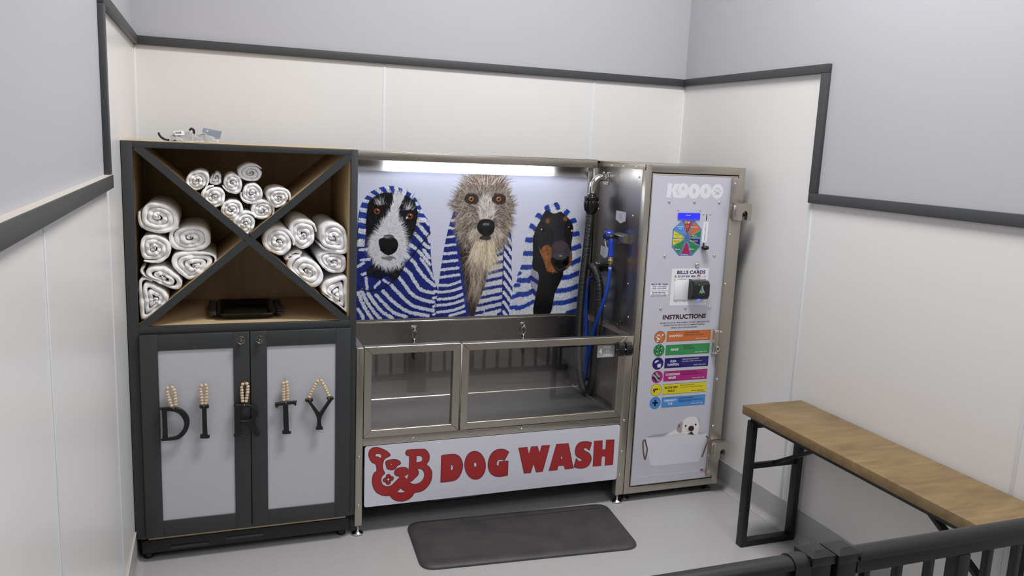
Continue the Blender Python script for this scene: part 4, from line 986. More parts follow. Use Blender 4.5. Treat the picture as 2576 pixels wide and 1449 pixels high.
def board(p, q, y0, y1, half, m, mb, y_off=0):
    p = Vector(p); q = Vector(q); d = (q-p).normalized(); n = Vector((-d.y, d.x))*half
    mb.prism([tuple(p+n), tuple(p-n), tuple(q-n), tuple(q+n)], y0, y1, m)
tl, br, tr, bl = (-2.383, 1.843), (-1.517, 1.079), (-1.506, 1.843), (-2.388, 1.080)
for ends in (((tl, br),), ((tr, cc+(Vector(tr)-cc).normalized()*.0165), (bl, cc+(Vector(bl)-cc).normalized()*.0165))):
    b = MB()
    for p, q in ends:
        board(p, q, CY-.0005, CY+.012, .0158, 'cab', b); board(p, q, CY+.0121, CD-.023, .0135, 'ply', b)
    b.build('divider', cab, recalc=True)
def door(x0, x1, px0, px1, kx, kz):
    z0, z1, y0, y1 = .127, 1.052, -.037, -.0185
    b = MB(); m = 'cab'
    for a in ((x0, px0, z0, z1), (px1, x1, z0, z1), (px0, px1, z0, .203), (px0, px1, .982, z1)): b.box(a[0], a[1], y0, y1, a[2], a[3], m, .0012)
    d = b.build('door', cab)
    MB().box(px0-.004, px1+.004, y0+.006, y1-.002, .199, .986, 'cabpanel').build('door_panel', d)
    k = MB(); o = (kx, y0, kz)
    k.lathe([(.004, 0), (.006, .004), (.006, .012), (.0165, .016), (.0185, .019), (.0185, .022), (.0172, .0238), (.0150, .0232), (.0142, .0205), (.001, .0205)], o, (0, -1, 0), 'knob', 28)
    k.ball((kx, y0-.022, kz-.002), .0058, .004, .0068, 'knob', 12, 7); k.ball((kx, y0-.022, kz+.008), .0026, .0025, .0034, 'knob', 8, 5)
    for sx in (-1, 1):
        k.ball((kx+sx*.0075, y0-.0215, kz+.0035), .0022, .002, .0050, 'knob', 8, 5, Matrix.Rotation(sx*.7, 3, 'Y'))
        k.ball((kx+sx*.006, y0-.0215, kz-.0090), .0020, .002, .0032, 'knob', 8, 5, Matrix.Rotation(-sx*.8, 3, 'Y'))
    k.build('knob', d)['label'] = 'round pewter knob with a turtle relief'
    return d
door(-2.396, -1.9505, -2.325, -2.0195, -1.987, 1.019)
door(-1.9475, -1.5045, -1.877, -1.5725, -1.909, 1.020)
b = MB()     # low black plinth frame on glides
b.box(-2.418, -1.500, .004, .05, .035, .098, 'black', .004); b.box(-2.418, -1.500, .50, .55, .035, .098, 'black', .004)
for x in (-2.408, -2.12, -1.82, -1.51): b.box(x-.02, x+.02, .05, .5, .04, .094, 'black', .003)
b.box(-2.30, -2.14, -.001, .004, .048, .060, 'rubber'); b.box(-2.06, -1.90, -.001, .004, .060, .072, 'rubber')
for x in (-2.395, -1.53):
    for y in (.045, .52): b.lathe([(.020, .001), (.022, .005), (.018, .025), (.012, .036)], (x, y, 0), (0, 0, 1), 'gloss', 16)
b.build('plinth', cab)
b = MB(); b.box(-2.39, -1.515, .004, .018, .1005, .1195, 'ply'); b.box(CX0+.02, CX1-.02, .018, .58, .1005, .1195, 'ply'); b.build('base_board', cab)

# ------------------------------------------------------------------ rolled towels
def roll(key, y0, L, turns, seed, name, label, group):
    rng = random.Random(seed); P = A(key)
    P = [tuple(v[:2]) for v in spline([(a, c, 0) for a, c in P], 5, True)]
    cx = (min(p[0] for p in P)+max(p[0] for p in P))/2; cz = (min(p[1] for p in P)+max(p[1] for p in P))/2
    NA = 96; R = []
    for i in range(NA):
        an = 2*PI*i/NA; d = (math.cos(an), math.sin(an)); best = 0
        for k in range(len(P)):
            ax, az = P[k-1][0]-cx, P[k-1][1]-cz; bx, bz = P[k][0]-cx, P[k][1]-cz
            ex, ez = bx-ax, bz-az; den = d[0]*ez-d[1]*ex
            if abs(den) < 1e-12: continue
            t = (ax*ez-az*ex)/den; u = (ax*d[1]-az*d[0])/den
            if t > 0 and -1e-6 <= u <= 1+1e-6: best = max(best, t)
        R.append(best or 0.02)
    R = [r*1.055 for r in R]; mean = sum(R)/NA; turns *= 1.12
    pitch = mean/(turns+.35); n = int(turns*52); st = rng.random()*2*PI
    ph = [rng.random()*6.3 for _ in range(6)]
    rows = []
    for i in range(n+1):
        th = 2*PI*turns*i/n; an = (st+th) % (2*PI); f = an/(2*PI)*NA; k = int(f) % NA; fr = f-int(f)
        Rr = R[k]*(1-fr)+R[(k+1) % NA]*fr
        u = i/n; s = 1-(turns*u)*pitch/mean
        sq = 0.55+0.45*min(1, s*1.4)                      # the core keeps a hint of the outline
        Rl = (Rr*sq+mean*(1-sq)*0.9)
        rc = Rl*s-pitch*.5*min(1, Rl/mean)
        rc *= 1+0.035*math.sin(3*th+ph[0])*u*(1-u)+0.03*math.sin(5*th+ph[1])*u*(1-u)
        rc = max(rc, .003)
        h = pitch*.545*min(1.15, Rl/mean)*(1+.05*math.sin(7*th+ph[2])*(1-u))*min(1, .35+i/14)
        if rc < h: h = max(rc*.8, .002)
        yy = y0+.004*math.sin(2.3*th+ph[3])+.003*math.sin(6.1*th+ph[4])-.010*(1-u)*0+.006*u*math.sin(th*.5+ph[5])
        c, sn = math.cos(an), math.sin(an)
        prof = ((h, L), (h, .045), (h*1.0, .016), (h*.86, .0055), (h*.45, .0008), (0, 0), (-h*.45, .0008), (-h*.86, .0055), (-h, .016), (-h, .05))
        tp = 1.0
        rows.append([(cx+(rc+q*tp)*c+rng.gauss(0, .0006)*(1-.7*u), yy+yo+rng.gauss(0, .0007)*(1-.7*u), cz+(rc+q*tp)*sn+rng.gauss(0, .0006)*(1-.7*u)) for q, yo in prof])
    base = min(p[2] for row in rows for p in row)

    b = MB(); b.grid(rows, 'towel')
    b.add(rows[0], [list(range(len(rows[0])))], 'towel', True); b.add(rows[-1], [list(range(len(rows[-1])))[::-1]], 'towel', True)
    t = b.build(name, None, at=(cx, y0, base)); tag(t, label, 'towel', group)
    return t
g1, g2, g3 = 'bath towels rolled in the left cubby', 'hand towels rolled in the top cubby', 'bath towels rolled in the right cubby'
TOW = [('t0', .020, .42, 3.4, g1, 'large oval rolled white towel, topmost in the left cubby against its wall'),
       ('t1', .035, .40, 3.3, g1, 'wide flattened rolled white towel resting highest on the right of the left cubby pile'),
       ('t2', .015, .40, 3.2, g1, 'rolled white towel against the left cubby wall, just below the topmost roll'),
       ('t3', .030, .38, 3.3, g1, 'wedge-shaped rolled white towel under the wide flattened roll in the left cubby'),
       ('t4', .012, .36, 2.6, g1, 'long slanting rolled white towel second from the bottom of the left cubby'),
       ('t5', .010, .36, 2.9, g1, 'triangular rolled white towel squeezed into the bottom corner of the left cubby'),
       ('u0', .02, .26, 3.2, g2, 'small rolled white towel leftmost on the sloping board of the top cubby'),
       ('u1', .045, .20, 2.0, g2, 'loosely folded small white towel tip between the two upper left rolls'),
       ('u2', .03, .26, 3.0, g2, 'small rolled white towel in the upper row, right of the folded tip'),
       ('u3', .04, .26, 3.0, g2, 'peaked rolled white towel lying alone on top of the top cubby pile'),
       ('u4', .02, .26, 3.2, g2, 'small rolled white towel directly under the peaked topmost roll'),
       ('u5', .008, .26, 3.2, g2, 'small rolled white towel second down along the left sloping board of the top cubby'),
       ('u6', .012, .26, 3.2, g2, 'small rolled white towel rightmost on the sloping board of the top cubby'),
       ('u7', .006, .26, 3.2, g2, 'small rolled white towel third down along the left sloping board of the top cubby'),
       ('u8', .022, .26, 3.0, g2, 'small rolled white towel second down along the right sloping board of the top cubby'),
       ('u9', .002, .26, 3.2, g2, 'small rolled white towel lowest in the point of the top cubby'),
       ('v0', .016, .38, 3.3, g3, 'round rolled white towel leftmost in the right cubby near the crossing'),
       ('v1', .03, .38, 3.2, g3, 'rolled white towel in the middle of the upper row of the right cubby'),
       ('v2', .012, .42, 3.3, g3, 'long rolled white towel topmost in the right cubby against its wall'),
       ('v3', .02, .38, 3.1, g3, 'rolled white towel against the right cubby wall, under the long topmost roll'),
       ('v4', .010, .38, 3.1, g3, 'slanting oval rolled white towel on the sloping board of the right cubby'),
       ('v5', .006, .36, 2.9, g3, 'triangular rolled white towel in the bottom corner of the right cubby'),
       ('v6', .05, .28, 1.4, g3, 'thin folded white towel edge wedged under the leftmost roll of the right cubby')]
for i, (k, y, L, tn, g, lb) in enumerate(TOW): roll(k, y+.004, L, tn, 40+i, 'rolled_towel', lb, g)

# ------------------------------------------------------------------ serving tray in the lowest cubby
t = thing('serving_tray', 'black rectangular serving tray with ribbed end handles in the lower cubby', 'tray', (-1.955, .22, 1.0872))
b = MB(); z = 1.0872
x0, x1, y0, y1 = -2.085, -1.825, .045, .40
def ring(x0, x1, y0, y1, z, r=.03):
    return [(p[0], p[1], z) for p in rrect(x0, x1, y0, y1, r, 4)]
rr = [ring(x0+.03, x1-.03, y0+.03, y1-.03, z, .02), ring(x0+.008, x1-.008, y0+.008, y1-.008, z+.024), ring(x0, x1, y0, y1, z+.028), ring(x0+.004, x1-.004, y0+.004, y1-.004, z+.031), ring(x0+.012, x1-.012, y0+.012, y1-.012, z+.027), ring(x0+.034, x1-.034, y0+.034, y1-.034, z+.004, .02)]
b.grid([[rr[k][i] for k in range(len(rr))] for i in range(len(rr[0]))], 'gloss', closed_u=True)
n = len(rr[0]); b.add(rr[-1], [list(range(n))], 'gloss'); b.add(rr[0], [list(range(n))[::-1]], 'gloss')
b.build('tray_body', t, recalc=True)
for sx, xe in ((-1, x0), (1, x1)):
    b = MB()
    b.box(xe, xe+sx*.03, y0+.03, y1-.03, z+.018, z+.028, 'black', .003)
    for i in range(9):
        yy = y0+.05+i*(y1-y0-.1)/8; b.box(xe+sx*.002, xe+sx*.034, yy-.012, yy+.006, z+.026, z+.034, 'black', .003)
    b.build('handle', t)

# ------------------------------------------------------------------ packet of hooks on top of the cabinet
ZC = 1.8667
t = thing('hook_packet', 'torn clear plastic packet of black hooks lying on top of the cabinet', 'packet', (-2.17, .13, ZC))
rng = random.Random(3)
def hk(pts, r): b = MB(); b.tube(spline(pts, 7), r, 'black', 10, rfun=lambda u: r*(1-.25*abs(2*u-1)), flatten=None); return b
hk([(-2.302, .10, ZC+.036), (-2.300, .102, ZC+.026), (-2.288, .105, ZC+.013), (-2.270, .11, ZC+.0065), (-2.235, .12, ZC+.0065)], .0052).build('hook', t)
hk([(-2.181, .12, ZC+.050), (-2.172, .12, ZC+.0585), (-2.163, .122, ZC+.050), (-2.163, .124, ZC+.032), (-2.160, .13, ZC+.010)], .0055).build('hook', t)
hk([(-2.250, .13, ZC+.022), (-2.235, .135, ZC+.033), (-2.212, .14, ZC+.030)], .0062).build('hook', t)
b = MB(); rows = []
for i in range(23):
    u = i/22; row = []
    for j in range(11):
        v = j/10; x = -2.262+.200*u; y = .075+.12*v
        zz = ZC+.002+(.037*math.sin(PI*v)**.6)*(.5+.5*abs(math.sin(u*9+v*3.1)))*(.5+.5*math.sin(PI*u)**.5)+abs(rng.gauss(0, .0032))
        row.append((x+rng.gauss(0, .0015), y, zz))
    rows.append(row)
b.grid(rows, 'bag', smooth=False); b.build('plastic_bag', t)
b = MB(); q = [(-2.124, .118, ZC+.064), (-2.049, .118, ZC+.053), (-2.057, .112, ZC+.018), (-2.131, .112, ZC+.046)]
b.add(q+[(p[0], p[1]+.0012, p[2]) for p in q], [[3, 2, 1, 0], [4, 5, 6, 7], [0, 1, 5, 4], [1, 2, 6, 5], [2, 3, 7, 6], [3, 0, 4, 7]], 'card')
b.ellipse(-2.108, ZC+.0515, .0035, .0035, .1135, 'label_white', 12); b.build('header_card', t)['label'] = 'blue grey header card'
b = MB(); q = [(-2.242, .094, ZC+.044), (-2.205, .094, ZC+.049), (-2.199, .088, ZC+.030), (-2.238, .088, ZC+.027)]
b.add(q+[(p[0], p[1]+.0008, p[2]) for p in q], [[3, 2, 1, 0], [4, 5, 6, 7], [0, 1, 5, 4], [1, 2, 6, 5], [2, 3, 7, 6], [3, 0, 4, 7]], 'label_white')
for i in range(6):
    u0 = .12+.11*i; u1 = u0+(.05 if i % 2 else .075)
    P = [Vector(q[0]).lerp(Vector(q[1]), u) for u in (u0, u1)]; Q = [Vector(q[3]).lerp(Vector(q[2]), u) for u in (u0, u1)]
    f = [P[0].lerp(Q[0], .2), P[0].lerp(Q[0], .7), P[1].lerp(Q[1], .7), P[1].lerp(Q[1], .2)]
    b.add([(v.x, v.y-.0005, v.z) for v in f], [[0, 1, 2, 3]], 'ink')
b.build('barcode_label', t)

# ------------------------------------------------------------------ hanging letters on the doors
YL = -.066
ringP = A('rings')
beadmesh = None
for i, (ch, hole, lb) in enumerate((('D', 'LD_h', 'black wooden letter D on a wood bead loop, leftmost on the cabinet doors'),
                                    ('I', None, 'black wooden letter I on a wood bead loop on the left cabinet door'),
                                    ('R', 'LR_h', 'black wooden letter R on a wood bead loop over the gap between the doors'),
                                    ('T', None, 'black wooden letter T on a wood bead loop on the right cabinet door'),
                                    ('Y', None, 'black wooden letter Y on a spread wood bead loop, rightmost on the doors'))):
    rx, rz = ringP[i]
    t = thing('hanging_letter', lb, 'letter', (rx, -.0375, rz), 'letters spelling a word on the doors')
    b = MB(); b.prism(soften(A('L'+ch), 3), YL, YL+.0145, 'letter', [soften(A(hole), 3)] if hole else [], bev=.0016)
    b.build('letter', t, recalc=True)
    beads = A('b'+ch); yb = YL+.0085
    for (bx, bz) in beads:
        if beadmesh is None:
            o = MB().ball((0, 0, 0), .0083, .0083, .0077, 'bead', 14, 9).build('bead'); beadmesh = o
            o.parent = t; o.location = Vector((bx, yb, bz))-OFF[t.name]; OFF[o.name] = OFF[t.name]
        else:
            o = beadmesh.copy(); COL.objects.link(o); o.parent = t; o.location = Vector((bx, yb, bz))-OFF[t.name]; o.name = 'bead'
        o.rotation_euler = (rng.random()*.5, rng.random()*6, rng.random()*6); k = .92+.14*rng.random(); o.scale = (k, k, k)
    half = 8 if ch != 'Y' else 8
    L_, R_ = ([beads[0]]+beads[8:] if ch != 'D' else [beads[0]]+beads[8:]), beads[1:8]
    lo = max(p[1] for p in A('L'+ch))
    if ch == 'Y': path = [beads[13], *beads[8:13][::-1], beads[0], (rx, rz), *beads[1:8]]
    else: path = [(rx+.0, lo-.004), *beads[8:][::-1], beads[0], (rx, rz), *beads[1:8], (rx+.0, lo-.004)]
    b = MB(); b.tube([(p[0], yb, p[1]) for p in path], .0011, 'gold', 6); b.build('cord', t)
    b = MB(); b.tube([(rx+.0018*math.cos(a), yb-.002, rz+.006*math.sin(a)) for a in [2*PI*k/12 for k in range(12)]], .0009, 'gold', 6, closed=True); b.build('wire_loop', t)
    b = MB(); b.cyl((rx, -.0372, rz+.005), (rx, yb-.004, rz+.005), .0011, 'gold', 8); b.build('nail', t)
    for bx, bz in ([(beads[13][0], beads[13][1]-.012), (beads[7][0], beads[7][1]-.012)] if ch == 'Y' else [((beads[7][0]+beads[-1][0])/2, lo-.002)]):
        b = MB(); b.tube([(bx+.0012*math.cos(a), YL-.0035, bz+.005*math.sin(a)) for a in [2*PI*k/10 for k in range(10)]], .0009, 'gold', 6, closed=True); b.build('wire_loop', t)

# ------------------------------------------------------------------ steel wash tub
tub = thing('wash_tub', 'stainless steel dog wash tub with two framed windows and a printed back panel', 'dog wash tub', (-.74, .3, 0))
LX0, LX1, RX0, RX1 = -1.472, -1.4365, -.0495, -.002
b = MB()
for x0, x1 in ((LX0, LX1), (RX0, RX1)):
    b.box(x0, x1, .0, .045, .05, .9465, 'steel', .002); b.box(x0, x1, .55, .595, .05, .93, 'steel', .002)
    b.box(x0, x1, .045, .55, .46, .485, 'steel', .002)
b.box(LX1, RX0, .002, .04, .4575, .497, 'steelh', .0015); b.box(LX1, RX0, .555, .59, .46, .49, 'steelh')
b.box(LX0+.004, RX1-.004, .045, .06, .33, .46, 'gap')
b.build('frame', tub)
for x0, x1 in ((LX0, LX1), (RX0, RX1)):
    for y in (.022, .572):
        MB().lathe([(.028, .0005), (.030, .004), (.026, .010), (.008, .014), (.007, .052)], ((x0+x1)/2, y, 0), (0, 0, 1), 'chrome' if y < .3 else 'knob', 20).build('levelling_foot', tub)
# tub basin
b = MB(); m = 'tubsteel'; BY = .578; zf0, zf1 = .512, .498; BX0, BX1 = -1.4345, -.056
def sheet(pts, mm=m, smooth=False): b.add(pts, [list(range(len(pts)))], mm, smooth)
sheet([(BX0, .042, zf0), (BX1, .042, zf0), (BX1, BY-.003, zf1), (BX0, BY-.003, zf1)], 'tubfloor')
sheet([(BX0, BY-.003, zf1), (BX1, BY-.003, zf1), (BX1, BY, zf1+.003), (BX0, BY, zf1+.003)], 'steelh')
sheet([(BX0, BY, zf1+.003), (BX1, BY, zf1+.003), (BX1, BY, .932), (BX0, BY, .932)])
sheet([(BX1, .042, zf0), (BX1, .042, .944), (BX1, BY, .936), (BX1, BY, zf1)])
sheet([(BX0, .042, zf0), (BX0, BY, zf1), (BX0, BY, .936), (BX0, .042, .944)])
b.box(BX1-.030, BX1-.0285, .05, BY-.02, zf0-.004, zf0+.010, 'steelh')
sheet([(BX1, .042, .945), (-.0015, .042, .9475), (-.0015, BY, .952), (BX1, BY, .937)], 'steel')
sheet([(BX0, .042, .9455), (BX0, BY, .937), (LX0+.001, BY, .952), (LX0+.001, .042, .9475)], 'steel')
b.box(BX0, BX1, BY-.0035, BY+.004, .932, .9385, 'chrome', .001)
b.box(BX0-.02, BX1+.052, BY+.001, BY+.006, .9385, 1.752, 'steelh')
sheet([(BX0-.02, BY+.001, 1.752), (BX1+.052, BY+.001, 1.752), (BX1+.052, BY+.030, 1.8095), (BX0-.02, BY+.030, 1.8095)], 'satin')
b.box(BX0-.02, BX1+.052, BY+.030, BY+.034, 1.8095, 1.853, 'satin')
b.build('basin', tub)
# windows
def framewin(x0, x1, z0, z1, w, name):
    b = MB(); y0, y1 = -.003, .038; g = .0004
    O = [(x0, z0), (x1, z0), (x1, z1), (x0, z1)]; I = [(x0+w, z0+w), (x1-w, z0+w), (x1-w, z1-w), (x0+w, z1-w)]
    for i in range(4):
        j = (i+1) % 4; q = [O[i], O[j], I[j], I[i]]; q = _inset(q, g)
        b.prism(q, y0, y1, 'steelh' if i % 2 == 0 else 'steel', bev=.0014)
    o = b.build(name, tub, recalc=True)
    MB().box(x0+w-.006, x1-w+.006, .017, .021, z0+w-.006, z1-w+.006, 'glass').build('pane', o)
    return o
wl_ = framewin(-1.4355, -.9605, .499, .950, .0375, 'fixed_window')
wr_ = framewin(-.9535, -.0505, .501, .947, .0375, 'gate_window')
b = MB(); b.cyl((-.957, -.001, .50), (-.957, -.001, .947), .0032, 'steel', 10); b.build('hinge', tub)
b = MB(); y = .0155
b.flat(rrect(-.207, -.106, .833, .9015, .006), y, 'tag')
for s, z in (('PULL', .888), ('TO', .8665), ('OPEN', .8445)):
    w = {'PULL': .046, 'TO': .024, 'OPEN': .05}[s]; b.text(s, -.146-w/2, -.146+w/2, z-.0065, z+.0065, y-.0004, 'label_white', bold=.012)
b.flat([(-.198, .8685), (-.181, .8505), (-.181, .8865)], y-.0004, 'label_white'); b.build('pull_to_open_tag', wr_)['label'] = 'frosted tag reading PULL TO OPEN with an arrow'
for kx, w in ((-.0855, .034), (-.0405, .034)):
    b = MB()
    b.prism([(-.0035, .846), (-.024, .846), (-.034, .858), (-.036, .882), (-.030, .905), (-.018, .917), (-.0035, .917)], kx-w/2, kx+w/2, 'gloss', ax='x', bev=.004)
    if kx < -.06: b.cyl((kx-w/2-.012, -.02, .878), (kx-w/2+.01, -.02, .878), .006, 'black', 12); b.cyl((kx-w/2-.016, -.02, .878), (kx-w/2-.011, -.02, .878), .009, 'black', 12)
    else: b.cyl((kx-w/2-.010, -.022, .880), (kx-w/2+.01, -.022, .880), .004, 'chrome', 10)
    b.build('latch', wr_ if kx < -.06 else tub, recalc=True)
# sign panel
b = MB(); SY = -.0035
b.prism(rrect(-1.4275, -.0505, .1455, .4575, .012), SY, -.0005, 'print_white')
e = .0003
def art(key, holes=(), m='red', k=1):
    P = A(key)
    b.flat(P, SY-e*k, m, [A(h) for h in holes]); b.ribbon(P, .0028, SY-e*(k+1), 'dark')
    for h in holes: b.ribbon(A(h), .0026, SY-e*(k+1), 'dark')
def sm_(key, n=4): return [(v.x, v.y) for v in spline([(p[0], p[1], 0) for p in A(key)], n, True)]
for nme in ('D', 'D_h', 'G', 'Sx', 'bear_h2'): ART[nme] = [(a*1e4, c*1e4) for a, c in soften(A(nme), 4, 50)]
for nme in ('bear', 'bear_h1', 'bear_h3', 'bear_h4', 'brow', 'O', 'O_h'):
    ART[nme] = [(int(a*1e4), int(c*1e4)) for a, c in sm_(nme, 3)]
art('bear', ['bear_h%d' % i for i in (1, 2, 3, 4, 5)]); art('brow')
pe = A('pet')
for i in range(4):
    b.ellipse(pe[i][0], pe[i][1], .0118, .0118, SY-e*2, 'red', 20); b.ribbon([(pe[i][0]+.0118*math.cos(2*PI*k/20), pe[i][1]+.0118*math.sin(2*PI*k/20)) for k in range(20)], .0022, SY-e*3, 'dark')
b.ellipse(pe[4][0], pe[4][1], .0045, .006, SY-e*4, 'white', 8); b.ellipse(pe[5][0], pe[5][1], .0022, .0022, SY-e*4, 'white', 8)
for k, h in (('D', ['D_h']), ('O', ['O_h']), ('G', []), ('W', []), ('A', ['A_h']), ('Sx', []), ('H', [])): art(k, h)
b.build('sign_panel', tub)['label'] = 'white sign panel reading DOG WASH in red with a red logo'
screws('rivet', tub, [(x, .0005, z) for x, z in ((-1.454, .405), (-1.454, .155), (-1.19, .478), (-.62, .478), (-.027, .478), (-.027, .30), (-.03, .165))], (0, -1, 0), .0075)
# back poster, canopy, lamp
bp = MB(); bp.box(-1.441, -.0535, BY-.0010, BY+.0008, .9528, 1.7502, 'label_white'); bp = bp.build('back_print', tub)
pc = paint_poster(); po = pc.mesh('dog_poster', BY-.0016, 'poster', tub); po['label'] = 'printed photo of three wet dogs in blue striped towels'
b = MB()
b.box(-1.4705, -.0225, .525, .531, 1.809, 1.853, 'steelh', .0015); b.box(-1.4705, -.0225, .525, .625, 1.853, 1.856, 'steelh', .001)
b.box(-.0535, -.0225, BY-.006, BY, .94, 1.809, 'steel', .001)
b.box(-.050, -.030, BY-.010, BY-.006, 1.755, 1.79, 'label_white', .001)
cano = b.build('canopy', tub)
screws('canopy_screw', cano, [(x, .535, 1.856) for x in (-.95, -.71, -.48, -.26, -1.2)], (0, 0, 1), .006)
b = MB(); b.cyl((-1.215, .553, 1.833), (-.255, .553, 1.833), .011, 'led', 14)
for x in (-1.223, -.247): b.box(x-.008, x+.008, .540, .566, 1.818, 1.8525, 'label_white', .002)
b.build('lamp_tube', tub)['label'] = 'lit white lamp tube under the canopy'
for hx in (-1.0595, -.413):
    b = MB(); b.box(hx-.016, hx+.016, BY-.0035, BY-.0001, .897, .909, 'chrome', .001)
    b.tube(spline([(hx, BY-.003, .900), (hx+.002, BY-.014, .893), (hx+.003, BY-.017, .882), (hx+.001, BY-.008, .876), (hx, BY-.003, .878)], 5), .0028, 'chrome', 8); b.build('tether_eye', tub)
for i, hx in enumerate((-1.0595, -.413)):
    t = thing('tether_clip', ['chrome leash snap clip hanging in the tub behind the smaller window', 'chrome leash snap clip hanging in the tub behind the larger window'][i], 'clip', (hx, BY-.016, .883), 'leash clips hanging in the tub')
    b = MB(); y = BY-.016
    b.tube(spline([(hx+.002, y, .888), (hx-.010, y, .880), (hx-.014, y-.001, .868), (hx-.009, y, .850), (hx+.001, y, .838), (hx+.009, y, .848), (hx+.014, y, .866), (hx+.010, y, .880)], 5, True), .0030, 'chrome', 8, closed=True)
    b.cyl((hx, y, .838), (hx, y, .818), .0055, 'chrome', 12); b.ball((hx, y, .816), .008, .006, .006, 'chrome', 10, 6); b.build('snap', t)
    b = MB(); b.tube(spline([(hx, y, .812), (hx-.010, y, .804), (hx-.012, y, .785), (hx, y, .775), (hx+.012, y, .785), (hx+.010, y, .804)], 5, True), .0026, 'chrome', 8, closed=True)
    b.tube(spline([(hx, y, .776), (hx-.002, y, .75), (hx+.001, y, .72)], 5), .004, 'black', 8); b.build('swivel_ring', t)
# ------------------------------------------------------------------ grating under the tub
b = MB(); b.box(-1.02, -.74, .27, .36, .001, .006, 'gap')
for i in range(7): b.box(-1.015+i*.039, -.995+i*.039+.012, .272, .358, .006, .012, 'grey', .001)
b.box(-1.02, -.74, .27, .276, .006, .014, 'grey'); b.box(-1.02, -.74, .354, .36, .006, .014, 'grey')
tag(b.build('drain_grate'), 'grey slotted drain grate on the floor under the wash tub', 'drain grate')
# ------------------------------------------------------------------ control kiosk
KX1, KH = .604, 1.850
kio = thing('wash_kiosk', 'tall stainless kiosk with a printed white control door right of the wash tub', 'wash kiosk', (.30, .38, 0))
b = MB(); m = 'steel'
b.box(.0005, .0025, .0, .775, .05, 1.838, 'tubsteel'); b.box(KX1-.002, KX1, .0, .775, .05, KH, m)
b.box(.0005, KX1, .0, .775, KH-.002, KH, m); b.box(.0005, KX1, .773, .775, .05, KH, m); b.box(.0005, KX1, .0, .775, .05, .052, m)
b.prism([(.0005, KH), (.0005, 1.838), (-.004, 1.822), (-.0055, 1.822), (-.0035, 1.839), (-.0035, KH)], .008, .535, 'steel', ax='y')
b.build('body', kio, recalc=True)
b = MB()
b.box(.0, .033, -.0012, .04, .05, KH+.0005, m, .0012); b.box(.5665, KX1+.0008, -.0012, .04, .05, KH+.0005, m, .0012)
b.box(.033, .5665, -.001, .04, 1.8105, KH+.0005, 'steelh', .0012); b.box(.033, .5665, -.001, .04, .05, .088, 'steelh', .0012)
b.box(.033, .5665, .020, .024, .088, 1.8105, 'gap')
b.build('front_frame', kio)
for x in (.035, .57):
    for y in (.05, .72): MB().lathe([(.026, .0005), (.028, .004), (.024, .010), (.008, .014), (.007, .052)], (x, y, 0), (0, 0, 1), 'knob', 18).build('levelling_foot', kio)
screws('rivet', kio, [(-.0045, y, z) for y, z in ((.382, 1.8285), (.243, 1.829), (.106, 1.8298))], (-1, 0, 0), .0075)
screws('rivet', kio, [(.0003, y, z) for y, z in ((.072, 1.782), (.111, 1.575), (.529, 1.576), (.113, 1.208), (.086, 1.031), (.366, 1.034))], (-1, 0, 0), .0062)
b = MB(); xs = -.0004
b.prism([(.301, 1.587), (.190, 1.587), (.190, 1.538), (.245, 1.521), (.303, 1.538)], xs, .0003, 'sticker', ax='x')
b.build('sticker', kio, recalc=True)['label'] = 'frosted pennant sticker above the spray gun'
b = MB(); b.prism([(.270, 1.563), (.222, 1.563), (.245, 1.580)], xs-.0003, xs, 'faintgrey', ax='x'); b.prism([(.26, 1.545), (.23, 1.545), (.23, 1.561), (.26, 1.561)], xs-.0003, xs, 'faintgrey', ax='x'); b.build('sticker_icon', kio, recalc=True)
b = MB(); b.prism([(.462, 1.371), (.352, 1.371), (.353, 1.329), (.410, 1.304), (.464, 1.322)], xs, .0003, 'sticker', ax='x')
b.build('sticker', kio, recalc=True)['label'] = 'frosted pennant sticker behind the spray gun'
b = MB(); b.prism([(-.0, 1.470), (-.030, 1.4635), (-.034, 1.4585), (-.030, 1.426), (-.0, 1.420)], .140, .262, 'steel', ax='y'); b.screw((-.012, .225, 1.417), (0, 0, -1), .005); b.build('gun_bracket', kio, recalc=True)
b = MB(); b.ball((-.006, .16, .985), .006, .010, .009, 'black', 10, 6); b.ball((-.01, .185, .968), .008, .014, .007, 'black', 10, 6); b.build('rubber_stop', kio)

dr = MB(); dr.box(.0375, .5620, -.002, .016, .0925, 1.8055, 'steel', .003); dr = dr.build('control_door', kio)
g = MB(); GY = -.0052; e = .00025
g.prism(rrect(.0405, .5285, .0985, 1.7965, .012), GY, -.0020, 'door_print')
T = lambda s, x0, x1, z0, z1, mm, k=3, **kw: g.text(s, x0, x1, z0, z1, GY-e*k, mm, **kw)
# large pale name at the top
kc = A('k9c')
g.flat([(.1245, 1.6830), (.1290, 1.7570), (.1560, 1.7570), (.1515, 1.6830)], GY-e, 'faint'); g.flat([(.1535, 1.7200), (.1680, 1.7565), (.2020, 1.7565), (.1790, 1.7190), (.2040, 1.6830), (.1690, 1.6830), (.1535, 1.7200)][:6], GY-e, 'faint')
n9 = kc[0]
g.flat([(n9[0]+.034*math.cos(a), n9[1]-.006+.0335*math.sin(a)) for a in [2*PI*i/30 for i in range(30)]], GY-e, 'faint', [[(n9[0]+.0075*math.cos(a), n9[1]-.0015+.0085*math.sin(a)*(1.25 if math.sin(a) > 0 else 1)) for a in [2*PI*i/14 for i in range(14)]]])
g.flat([(n9[0]+.034, n9[1]-.006), (n9[0]+.030, n9[1]-.034), (n9[0]+.012, n9[1]-.050), (n9[0]-.022, n9[1]-.0520), (n9[0]-.027, n9[1]-.034), (n9[0]-.004, n9[1]-.036), (n9[0]+.008, n9[1]-.028)], GY-e*1.4, 'faint')
